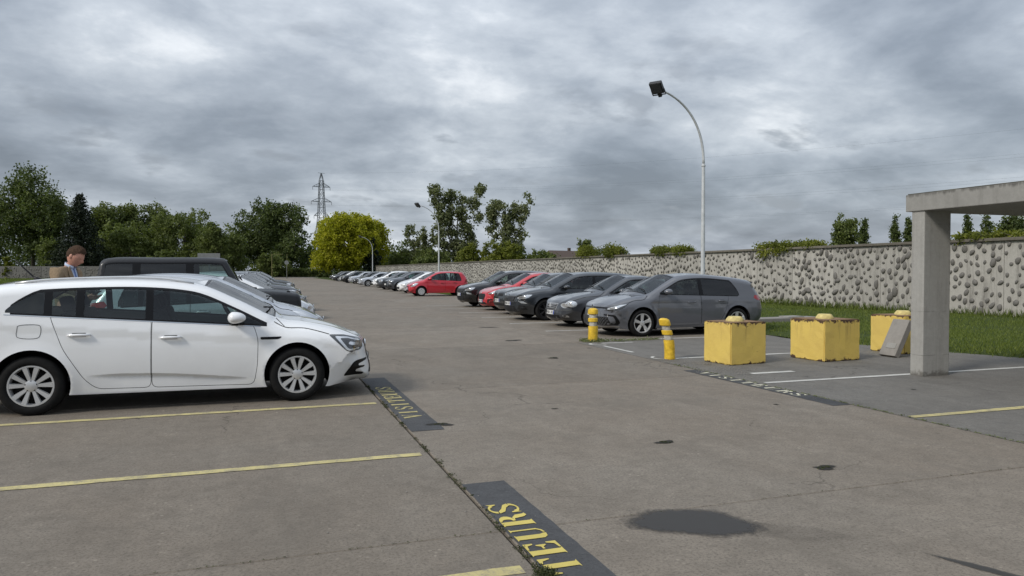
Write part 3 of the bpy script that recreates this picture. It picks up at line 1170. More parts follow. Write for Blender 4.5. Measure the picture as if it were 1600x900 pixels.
        gx = np.arange(P[:, 0].min(), P[:, 0].max(), st * 1.2)
        gz = np.arange(zs, P[:, 1].max(), st * 0.8)
        G = np.array([(a + (0.5 * st if j % 2 else 0), b) for j, b in enumerate(gz) for a in gx])
        d, prm = s.near(G)
        G = G[(d > prm[:, 0] * 0.9) & pip(G, outline)]
        sets.append(G)
        lines = []
        if sp.get('scallop'):
            x0, x1, za, zb_ = sp['scallop']
            for dz in (0.012, 0.0, -0.02, -0.05):
                lines.append([(x, s.crease(x) + dz) for x in np.arange(x0 + 0.02, x1 - 0.02, 0.05)])
        V, F = cdt(sets, loops, lines)
        C = V[F].mean(1)
        cls = np.full(len(F), -1)
        names = []

        def put(poly, nm):
            names.append(nm)
            m = pip(C, poly)
            cls[m] = len(names) - 1
        names.append('body')
        cls[pip(C, outline)] = 0
        for i, dpoly in enumerate(doors):
            put(dpoly, ('gap', i))
            put(din[i], ('door', i))
        put(dlo, 'frame')
        for i, g in enumerate(glasses):
            put(g, ('glass', i))
        for i, (nm, mt, pl) in enumerate(lights):
            put(pl, ('light', i))
        cls[~pip(C, outline)] = -1
        for a in arches:
            cls[pip(C, a)] = -1
        Y = s.Y(V)
        N = s.nrm(V)

        def piece(ci, off=0.0):
            f = F[cls == ci]
            if not len(f):
                return None
            u, inv = np.unique(f.ravel(), return_inverse=True)
            f2 = inv.reshape(-1, 3)
            v = np.stack([V[u, 0], Y[u], V[u, 1]], 1) + N[u] * off
            n = N[u]
            # outward (+y) winding
            e1 = v[f2[:, 1]] - v[f2[:, 0]]
            e2 = v[f2[:, 2]] - v[f2[:, 0]]
            fl = (np.cross(e1, e2) * n[f2[:, 0]]).sum(1) < 0
            f2[fl] = f2[fl][:, ::-1]
            return v, f2, n

        def side(pc, sgn):
            v, f, n = pc
            if sgn > 0:
                return v, f, n
            return v * [1, -1, 1], f[:, ::-1], n * [1, -1, 1]

        # ---- strip over the top
        n_across = 12 if st < 0.07 else 8
        tt = np.concatenate([[-1, -0.94], np.linspace(-0.8, 0.8, n_across - 3), [0.94, 1]])
        yw = s.Y(P)
        S = np.zeros((len(P), len(tt), 3))
        cr = s.prm[:, 2]
        for j, t in enumerate(tt):
            b = (1 - t * t) ** 2 * cr
            S[:, j, 0] = P[:, 0] - s.nin[:, 0] * b
            S[:, j, 2] = P[:, 1] - s.nin[:, 1] * b
            S[:, j, 1] = yw * t
        SV = S.reshape(-1, 3)
        nt = len(tt)
        faces = {'body': [], 'windshield': [], 'rear_glass': [], 'frit': []}
        tags = s.tg
        ext = {}
        for t in ('windshield', 'rear_glass'):
            idx = [i for i in range(len(P) - 1) if tags[i] == t]
            ext[t] = (min(idx), max(idx)) if idx else (-9, -9)
        for i in range(len(P) - 1):
            t = tags[i]
            for j in range(nt - 1):
                q = (i * nt + j, (i + 1) * nt + j, (i + 1) * nt + j + 1, i * nt + j + 1)
                key = 'body'
                if t in ('windshield', 'rear_glass') and not (t == 'rear_glass' and sp.get('no_rear_glass')):
                    a, b = ext[t]
                    key = 'frit' if (j in (0, nt - 2) or i == b or i == a) else t
                faces[key].append(q)
        # strip normals (smooth)
        du = np.gradient(S, axis=0)
        dv = np.gradient(S, axis=1)
        SN = np.cross(dv.reshape(-1, 3), du.reshape(-1, 3))
        SN /= np.linalg.norm(SN, axis=1)[:, None] + 1e-12
        out = np.stack([-s.nin[:, 0], np.zeros(len(P)), -s.nin[:, 1]], 1).repeat(nt, 0)
        sgn = np.sign((SN * out).sum(1))
        SN *= sgn[:, None]

        def strip(key, off=0.0):
            f = np.array(faces[key])
            u, inv = np.unique(f.ravel(), return_inverse=True)
            f2 = inv.reshape(-1, 4)
            v = SV[u] + SN[u] * off
            n = SN[u]
            e1 = v[f2[:, 1]] - v[f2[:, 0]]
            e2 = v[f2[:, 2]] - v[f2[:, 0]]
            fl = (np.cross(e1, e2) * n[f2[:, 0]]).sum(1) < 0
            f2[fl] = f2[fl][:, ::-1]
            return v, f2, n

        def tri(pc):
            v, f, n = pc
            if f.shape[1] == 4:
                f = np.vstack([f[:, [0, 1, 2]], f[:, [0, 2, 3]]])
            return v, f, n

        def merge(pcs):
            vs_, fs_, ns_, b = [], [], [], 0
            for pc in pcs:
                if pc is None:
                    continue
                v, f, n = tri(pc)
                vs_.append(v); fs_.append(f + b); ns_.append(n)
                b += len(v)
            return np.vstack(vs_), np.vstack(fs_), np.vstack(ns_)

        def mk(name, pc):
            v, f, n = tri(pc)
            return np_mesh(name, v, f, True, n)

        mn = sp['name']
        bod = piece(0)
        allb = merge([side(bod, 1), side(bod, -1), strip('body')])
        s.add('body', mk(mn + '_body', allb), 'paint')
        frame = piece(names.index('frame'), -0.001)
        fr_pcs = [side(frame, 1), side(frame, -1)]
        if faces['frit']:
            fr_pcs.append(strip('frit', -0.001))
        gaps = [piece(i, -0.014) for i, nm in enumerate(names) if nm[0] == 'gap']
        for g in gaps:
            if g is not None:
                fr_pcs += [side(g, 1), side(g, -1)]
        s.add('window_trim', mk(mn + '_trim', merge(fr_pcs)), 'black_gloss')
        # collision surface for projected details
        shell = merge([allb] + fr_pcs + [x for i, nm in enumerate(names) if nm[0] in ('door', 'light') for x in
                       [piece(i)] if x is not None for x in (side(x, 1), side(x, -1))])
        s.bvh = BVHTree.FromPolygons([tuple(q) for q in shell[0]], [tuple(int(k) for k in q) for q in shell[1]])

        door_id = {}
        for sg, sn in ((1, 'left'), (-1, 'right')):
            for i in range(len(doors)):
                pc = piece(names.index(('door', i)))
                if pc is None:
                    continue
                v, f, n = side(pc, sg)
                door_id[(sg, i)] = s.add('door', mk(mn + '_door', (v, f, n)), 'paint')
        # side windows belong to the door they sit in
        for i, g in enumerate(glasses):
            pc = piece(names.index(('glass', i)), -0.006)
            if pc is None:
                continue
            cx = pc[0][:, 0].mean()
            for sg in (1, -1):
                par = -1
                for k, dpoly in enumerate(doors):
                    if dpoly[:, 0].min() - 0.02 < cx < dpoly[:, 0].max() + 0.15:
                        par = door_id.get((sg, k), -1)
                dark = sp.get('dark_rear') and i < len(glasses) - 1
                s.add('side_window', mk(mn + '_glass', side(pc, sg)), 'glass_dark' if dark else 'glass', par)
        if faces['windshield']:
            s.add('windshield', mk(mn + '_windshield', strip('windshield', -0.004)), 'glass_screen')
        if faces['rear_glass']:
            s.add('rear_window', mk(mn + '_rear_window', strip('rear_glass', -0.004)), 'glass_dark' if sp.get('dark_rear') else 'glass')
        for i, (nm, mt, pl) in enumerate(lights):
            pc = piece(names.index(('light', i)), 0.003)
            if pc is None:
                continue
            for sg in (1, -1):
                s.add(nm, mk(mn + '_' + nm, side(pc, sg)), mt)
        # wheel wells and floor
        mb = MB()
        for ax in (-hw, hw):
            an = np.linspace(R(-20), R(200), 22)
            q = np.array([(ax + Ra * math.cos(a), rt + 0.012 + Ra * math.sin(a)) for a in an])
            q[:, 1] = np.maximum(q[:, 1], zs - 0.02)
            yo = s.Y(q)
            for sg in (1, -1):
                v = [(a[0], sg * (y + 0.001), a[1]) for a, y in zip(q, yo)] + [(a[0], sg * 0.5, a[1]) for a in q]
                m = len(q)
                mb.add(v, [(k, k + 1, m + k + 1, m + k) for k in range(m - 1)])
                mb.add([(a[0], sg * 0.5, a[1]) for a in q], [tuple(range(m))])
        x0, x1 = P[0][0] + 0.12, P[-1][0] - 0.10
        Wf = sp['W'] - 0.10
        mb.box(((-hw + hw) / 2, 0, zs + 0.05), (2 * (hw - Ra), 2 * Wf, 0.08))
        mb.box(((x1 + hw - Ra) / 2, 0, zs + 0.07), (x1 - hw + Ra, 1.0, 0.10))
        mb.box(((x0 - hw + Ra) / 2, 0, zs + 0.08), (-hw + Ra - x0, 1.0, 0.10))
        # bulkheads so that one cannot look through the body
        mb.box((hw - Ra - 0.06, 0, 0.50), (0.04, 2 * Wf - 0.1, 0.7))
        mb.box((sp.get('tub', (-hw - 0.2, 0))[0], 0, 0.52), (0.04, 2 * Wf - 0.14, 0.66))
        s.add('underbody', mb.mesh(mn + '_underbody'), 'black_matte')
        s.interior()
        s.wheels(Ra)
        s.mirrors(door_id)
        s.handles(door_id)
        for d in sp.get('patches', []):
            s.patch(*d)
        for fn in sp.get('extra', []):
            fn(s)

    def hit(s, plane, a, b):
        if plane == 'front':
            r = s.bvh.ray_cast(Vector((5, a, b)), Vector((-1, 0, 0)))
        elif plane == 'rear':
            r = s.bvh.ray_cast(Vector((-5, a, b)), Vector((1, 0, 0)))
        elif plane == 'top':
            r = s.bvh.ray_cast(Vector((a, b, 5)), Vector((0, 0, -1)))
        elif plane == 'left':
            r = s.bvh.ray_cast(Vector((a, 5, b)), Vector((0, -1, 0)))
        else:
            r = s.bvh.ray_cast(Vector((a, -5, b)), Vector((0, 1, 0)))
        return r

    def patch(s, name, mat, plane, poly, off=0.004, mirror=False, rad=0.02, step=0.05, parent=-1):
        polys = [np.asarray(poly, float)]
        if mirror:
            polys.append(polys[0] * ([1, -1] if plane == 'top' else [-1, 1]))
        for pl in polys:
            pl = subdivide(rounded(ccw(pl), rad, 3), step)
            lo, hi = pl.min(0), pl.max(0)
            g = np.array([(x, y) for x in np.arange(lo[0], hi[0], step) for y in np.arange(lo[1], hi[1], step)])
            g = g[pip(g, inset(pl, step * 0.3))] if len(g) else g
            V, F = cdt([g] if len(g) else [], [pl])
            F = F[pip(V[F].mean(1), pl)]
            if not len(F):
                continue
            v, ok = [], []
            dirs = {'front': Vector((1, 0, 0)), 'rear': Vector((-1, 0, 0)), 'top': Vector((0, 0, 1)), 'left': Vector((0, 1, 0)),
                    'right': Vector((0, -1, 0))}[plane]
            for a, b in V:
                h = s.hit(plane, float(a), float(b))
                if h[0] is None:
                    v.append((0, 0, 0)); ok.append(False)
                else:
                    n = h[1]
                    if n.dot(dirs) < 0:
                        n = -n
                    v.append(tuple(h[0] + (n * 0.5 + dirs * 0.5) * off)); ok.append(True)
            ok = np.array(ok)
            F = F[ok[F].all(1)]
            if not len(F):
                continue
            v = np.array(v)
            e1 = v[F[:, 1]] - v[F[:, 0]]
            e2 = v[F[:, 2]] - v[F[:, 0]]
            fl = (np.cross(e1, e2) @ np.array(dirs)) < 0
            F[fl] = F[fl][:, ::-1]
            u, inv = np.unique(F.ravel(), return_inverse=True)
            s.last = s.add(name, np_mesh(s.sp['name'] + '_' + name, v[u], inv.reshape(-1, 3), True), mat, parent)

    def interior(s):
        sp = s.sp
        if sp.get('lod', 0) > 1:
            return
        mb = MB()
        W = sp['W']
        xs = sp.get('seats', (0.15, -0.75))
        zb = s.belt(0)
        for x in xs:
            for y in (-0.36, 0.36):
                rot = Matrix.Rotation(R(-16), 3, 'Y')
                mb.box((x - 0.22, y, zb - 0.18), (0.16, 0.48, 0.62), rot, 0.05)
                mb.box((x - 0.335, y, zb + 0.20), (0.11, 0.26, 0.18), rot, 0.045)
                mb.box((x + 0.10, y, zb - 0.48), (0.52, 0.50, 0.18), None, 0.04)
        xd = sp['dlo'][3]
        mb.box((xd - 0.10, 0, zb - 0.10), (0.42, 2 * W - 0.34, 0.22), None, 0.06)
        mb.box((-0.2, 0, 0.36), (2.3, 2 * W - 0.3, 0.05))
        # steering wheel
        rot = Matrix.Rotation(R(62), 3, 'Y')
        ring = [Vector((xd - 0.45, 0.36, zb + 0.0)) + rot @ Vector((0.18 * math.cos(a), 0.18 * math.sin(a), 0)) for a in np.linspace(0, 2 * math.pi, 17)]
        mb.tube(ring, 0.016, 6, False)
        s.add('interior', mb.mesh(sp['name'] + '_interior', angle=40), 'seat_cloth')

    def wheels(s, Ra):
        sp = s.sp
        rt, hw = sp['rt'], sp['wb'] / 2
        ty, rim, dark, n_lod = wheel_meshes(sp['name'], rt, sp.get('rim', 'ten'), sp.get('rim_r', rt * 0.665), sp.get('lod', 0))
        for ax in (hw, -hw):
            for sg in (1, -1):
                yo = float(s.Y(np.array([[ax, rt + Ra * 0.98]]))[0]) - 0.015
                rot = (0, 0, 0) if sg < 0 else (0, 0, math.pi)
                w = s.add('wheel', dark, 'black_matte', -1, (ax, sg * yo, rt), rot)
                s.add('tyre', ty, 'tyre', w)
                s.add('rim', rim, sp.get('rim_mat', 'rim_silver'), w)

    def mirrors(s, door_id):
        sp = s.sp
        mx = sp.get('mirror', (sp['dlo'][3] - 0.34, s.belt(sp['dlo'][3]) + 0.085))
        q = np.array([[mx[0], mx[1] - 0.05]])
        y0 = float(s.Y(q)[0])
        for sg in (1, -1):
            bm = bmesh.new()
            bmesh.ops.create_uvsphere(bm, u_segments=16, v_segments=10, radius=1)
            for v in bm.verts:
                x, y, z = v.co
                x = x * 0.135 if x > 0 else x * 0.065
                v.co = Vector((x + mx[0] + 0.0, sg * (y0 + 0.13 + y * 0.105), mx[1] + z * 0.075 * (1.0 if z > 0 else 0.8)))
            me = bpy.data.meshes.new('mirror')
            bm.to_mesh(me)
            bm.free()
            for p in me.polygons:
                p.use_smooth = True
            par = door_id.get((sg, sp.get('mirror_door', len(sp.get('doors', [])) - 1)), -1)
            m = s.add('mirror', me, sp.get('mirror_mat', 'paint'), par)
            if par == -1 or True:
                mb = MB()
                mb.box((mx[0] + 0.01, sg * (y0 + 0.03), mx[1] - 0.045), (0.07, 0.12, 0.045), None, 0.012)
                s.add('mirror_arm', mb.mesh('mirror_arm', True), 'black_plastic', par)

    def handles(s, door_id):
        sp = s.sp
        for k, (x, z) in enumerate(sp.get('handles', [])):
            y0 = float(s.Y(np.array([[x, z]]))[0])
            for sg in (1, -1):
                mb = MB()
                pts = [(x - 0.11, sg * (y0 + 0.004), z), (x - 0.085, sg * (y0 + 0.03), z + 0.003), (x, sg * (y0 + 0.034), z + 0.004),
                       (x + 0.085, sg * (y0 + 0.03), z + 0.003), (x + 0.11, sg * (y0 + 0.004), z)]
                mb.tube(pts, [0.010, 0.015, 0.0165, 0.015, 0.010], 8)
                s.add('handle', mb.mesh('handle', True), sp.get('handle_mat', 'paint'), door_id.get((sg, k), -1))
                mb = MB()
                mb.box((x, sg * (y0 + 0.001), z + 0.004), (0.13, 0.006, 0.042), None, 0.002)
                s.add('handle_cup', mb.mesh('handle_cup'), 'black_plastic', door_id.get((sg, k), -1))


WHEELS = {}


def wheel_meshes(nm, rt, style, rr, lod):
    """axis along y, outside face towards -y, outer face at y=0"""
    key = (round(rt, 3), style, round(rr, 3), lod)
    if key in WHEELS:
        return WHEELS[key]
    n = 48 if lod == 0 else (32 if lod == 1 else 20)
    wd = 0.21
    mb = MB()
    prof = [(rr + 0.004, 0.016), (rr + 0.012, 0.004), (rr + (rt - rr) * 0.35, -0.004), (rr + (rt - rr) * 0.72, 0.002), (rt - 0.012, 0.018),
            (rt, 0.036), (rt, wd - 0.03), (rt - 0.012, wd - 0.012), (rr, wd - 0.004)]
    mb.lathe(prof, n, 'y', cap=False)
    ty = mb.mesh('tyre', angle=50)
    mb = MB()
    mb.lathe([(rr + 0.006, 0.020), (rr + 0.003, 0.008), (rr - 0.012, 0.008), (rr - 0.020, 0.026), (rr - 0.028, 0.11)], n, 'y', cap=False)
    mb.lathe([(0.062, 0.030), (0.062, 0.016), (0.045, 0.010), (0.001, 0.009)], 20, 'y', cap=False)

    def spoke(a, w0, w1, r0, r1, y0=0.020, y1=0.012, tw=0.0):
        ca, sa = math.cos(a), math.sin(a)
        v = []
        for r, w, y, da in ((r0, w0, y0, 0), (r1, w1, y1, tw)):
            c2, s2 = math.cos(a + da), math.sin(a + da)
            for (q, yy) in ((-w, y + 0.022), (-w * 0.75, y), (w * 0.75, y), (w, y + 0.022)):
                v.append((c2 * r - sa * q, yy, s2 * r + ca * q))
        f = [(0, 1, 5, 4), (1, 2, 6, 5), (2, 3, 7, 6)]
        mb.add(v, f)
    if style == 'ten':         # five pairs of spokes
        for k in range(5):
            a = 2 * math.pi * k / 5 + math.pi / 2
            for dsg in (-1, 1):
                spoke(a + dsg * 0.235, 0.017, 0.031, 0.045, rr - 0.014, 0.018, 0.010, dsg * 0.05)
    elif style == 'five':      # five broad spokes
        for k in range(5):
            a = 2 * math.pi * k / 5 + math.pi / 2
            spoke(a, 0.028, 0.050, 0.04, rr - 0.014, 0.022, 0.012)
    elif style == 'cover':     # plastic wheel cover
        mb.lathe([(rr - 0.01, 0.012), (rr * 0.80, 0.004), (rr * 0.74, 0.012)], n, 'y', cap=False)
        for k in range(7):
            a = 2 * math.pi * k / 7 + 0.2
            spoke(a, 0.034, 0.052, 0.03, rr * 0.80, 0.008, 0.005)
    else:                      # multi spoke
        for k in range(7):
            spoke(2 * math.pi * k / 7 + 0.2, 0.018, 0.026, 0.04, rr - 0.014, 0.022, 0.012)
    rim = mb.mesh('rim', angle=35)
    mb = MB()
    mb.lathe([(rr - 0.006, 0.075), (0.10, 0.060), (0.09, 0.070), (0.001, 0.070)], 24, 'y', cap=False)
    mb.lathe([(rr * 0.72, 0.055), (rr * 0.72, 0.06)], 24, 'y')
    for k in range(5):
        a = 2 * math.pi * k / 5 + math.pi / 2
        mb.lathe([(0.009, 0.030), (0.009, 0.0125), (0.001, 0.012)], 8, 'y', (0.052 * math.cos(a), 0, 0.052 * math.sin(a)), cap=False)
    dark = mb.mesh('wheel_hub', angle=40)
    WHEELS[key] = (ty, rim, dark, n)
    return WHEELS[key]


def put_car(model, label, cat, x, y, facing, paint_mat, name='parked_car', group='cars parked in rows', scale=(1, 1, 1), skip=(), mats=None, tilt=0.0):
    root = thing(name, label, cat, (x, y, 0), (0 if facing > 0 else math.pi) + tilt, group)
    root.scale = scale
    made = []
    for (nm, me, mt, par, loc, rot, lb) in model.parts:
        if nm in skip:
            made.append(None)
            continue
        m = MATS[paint_mat if mt == 'paint' else (mats or {}).get(mt, mt)]
        if not me.materials:
            me.materials.append(None)
        p = root if par < 0 or made[par] is None else made[par]
        o = link(nm, me, p)
        if nm in ('grille_mesh', 'plate_characters'):
            o['kind'] = 'stuff'
        o.material_slots[0].link = 'OBJECT'
        o.material_slots[0].material = m
        if loc: o.location = loc
        if rot: o.rotation_euler = rot
        made.append(o)
    return root
# ------------------------------------------------------------------ car models
def plate(y0, z0, w=0.26, h=0.055, chars=7):
    """number plate with a blue end band and dark characters (too small to read in the photo)"""
    def fn(s):
        plane = 'front'
        s.patch('number_plate', 'plate_white', plane, [(-w + y0, z0 - h), (w + y0, z0 - h), (w + y0, z0 + h), (-w + y0, z0 + h)], 0.012, rad=0.01, step=0.13)
        pi = s.last
        s.patch('plate_band', 'plate_blue', plane, [(w - 0.045 + y0, z0 - h + 0.004), (w - 0.004 + y0, z0 - h + 0.004), (w - 0.004 + y0, z0 + h - 0.004), (w - 0.045 + y0, z0 + h - 0.004)], 0.014, rad=0.004, step=0.1, parent=pi)
        mb = MB()
        xs = np.linspace(w - 0.085, -w + 0.05, chars + 2)
        hx = s.hit('front', y0, z0)
        x0 = (hx[0].x if hx[0] else 2.0) + 0.016
        for k, yy in enumerate(xs):
            hx = s.hit('front', y0 + yy, z0)
            xx = (hx[0].x if hx[0] else x0) + 0.0165
            if k in (2, 6):
                mb.box((xx, y0 + yy, z0), (0.002, 0.016, 0.010))
                continue
            kind = (k * 5 + 1) % 4
            mb.box((xx, y0 + yy + 0.012, z0), (0.002, 0.009, h * 1.3))
            if kind != 0:
                mb.box((xx, y0 + yy, z0 + h * 0.60), (0.0022, 0.028, 0.010))
            if kind in (1, 3):
                mb.box((xx, y0 + yy - 0.012, z0), (0.0018, 0.009, h * 1.3))
            if kind in (2, 3):
                mb.box((xx, y0 + yy, z0 - h * 0.02), (0.0024, 0.026, 0.010))
        s.add('plate_characters', mb.mesh('plate_characters'), 'ink', pi)
    return fn


def wipers(s):
    xd = s.sp['dlo'][3]
    for (ya, yb, k) in ((0.52, 0.02, 0.0), (-0.10, -0.60, 0.0)):
        mb = MB()
        pts = []
        for t in np.linspace(0, 1, 6):
            y = ya + (yb - ya) * t
            # lies along the foot of the windshield
            j = [i for i in range(len(s.P)) if s.tg[i] == 'windshield']
            i0 = j[-1] - 1 - int(round(3 * t * 0.04 / s.step * 1.2))
            h = s.hit('top', float(s.P[i0][0]), y)
            if h[0] is None:
                h = (Vector((s.P[i0][0], y, s.P[i0][1])),)
            zz = max(h[0].z, s.roof_z(float(s.P[i0][0])))
            pts.append((s.P[i0][0] + 0.02, y, zz + 0.055 * (1 - (y / 0.8) ** 2) + 0.025))
        mb.tube(pts, 0.011, 6)
        s.add('wiper', mb.mesh('wiper', True), 'black_plastic')


def emblem(z, r=0.045, mat='chrome', star=False):
    def fn(s):
        h = s.hit('front', 0, z)
        if h[0] is None:
            return
        mb = MB()
        mb.lathe([(r, 0.0), (r, 0.012), (r * 0.78, 0.014), (r * 0.74, 0.008), (0.001, 0.008)], 20, 'x', (h[0].x, 0, z), cap=False)
        if star:
            for a in (90, 210, 330):
                e = (h[0].x + 0.012, r * 0.9 * math.cos(R(a)), z + r * 0.9 * math.sin(R(a)))
                mb.tube([(h[0].x + 0.014, 0, z), e], [0.009, 0.003], 5)
        s.add('emblem', mb.mesh('emblem', angle=40), mat)
    return fn


def ribbon(name, pts, width, mat='black_matte', off=0.002):
    """thin seam lying on the side of the body, both sides"""
    def fn(s):
        q = catmull(pts, ['a'] * (len(pts) - 1), 0.04)[0] if len(pts) > 2 else np.array([np.array(pts[0]) + (np.array(pts[1]) - np.array(pts[0])) * t for t in np.linspace(0, 1, 10)])
        T = np.gradient(q, axis=0)
        T /= np.linalg.norm(T, axis=1)[:, None]
        Nn = np.stack([-T[:, 1], T[:, 0]], 1)
        A, B = q + Nn * width / 2, q - Nn * width / 2
        ya, yb = s.Y(A), s.Y(B)
        na, nb = s.nrm(A), s.nrm(B)
        va = np.stack([A[:, 0], ya, A[:, 1]], 1) + na * off
        vb = np.stack([B[:, 0], yb, B[:, 1]], 1) + nb * off
        n = len(q)
        for sg in (1, -1):
            v = np.vstack([va, vb]) * [1, sg, 1]
            f = np.array([(i, i + 1, n + i + 1, n + i) for i in range(n - 1)])
            if sg > 0:
                f = f[:, ::-1]
            s.add(name, np_mesh(name, v, f, True), mat)
    return fn


def wagon_extra(s):
    for sg in (1, -1):
        mb = MB()
        pts = []
        for x in np.linspace(-1.55, 0.22, 14):
            z = s.roof_z(x) - 0.012
            y = float(s.Y(np.array([[x, z]]))[0]) + 0.004
            lift = 0.016 * min(1, (x + 1.55) / 0.25, (0.22 - x) / 0.25)
            pts.append((x, sg * (y - 0.02), z + 0.008 + lift))
        mb.tube(pts, 0.014, 8)
        s.add('roof_rail', mb.mesh('roof_rail', True), 'black_gloss' if False else 'rim_silver')
    mb = MB()
    b = Vector((-1.52, 0.0, s.roof_z(-1.52) + 0.03))
    mb.tube([b + Vector((0.05, 0, -0.02)), b + Vector((-0.02, 0, 0.03))], [0.035, 0.014], 8)
    mb.tube([b + Vector((0.0, 0, 0.01)), b + Vector((-0.13, 0, 0.15)), b + Vector((-0.20, 0, 0.225))], [0.011, 0.008, 0.005], 6)
    s.add('antenna', mb.mesh('antenna', True), 'black_plastic')


def ring_poly(cx, cz, rx, rz, n=20):
    return [(cx + rx * math.cos(a), cz + rz * math.sin(a)) for a in np.linspace(0, 2 * math.pi, n, endpoint=False)]


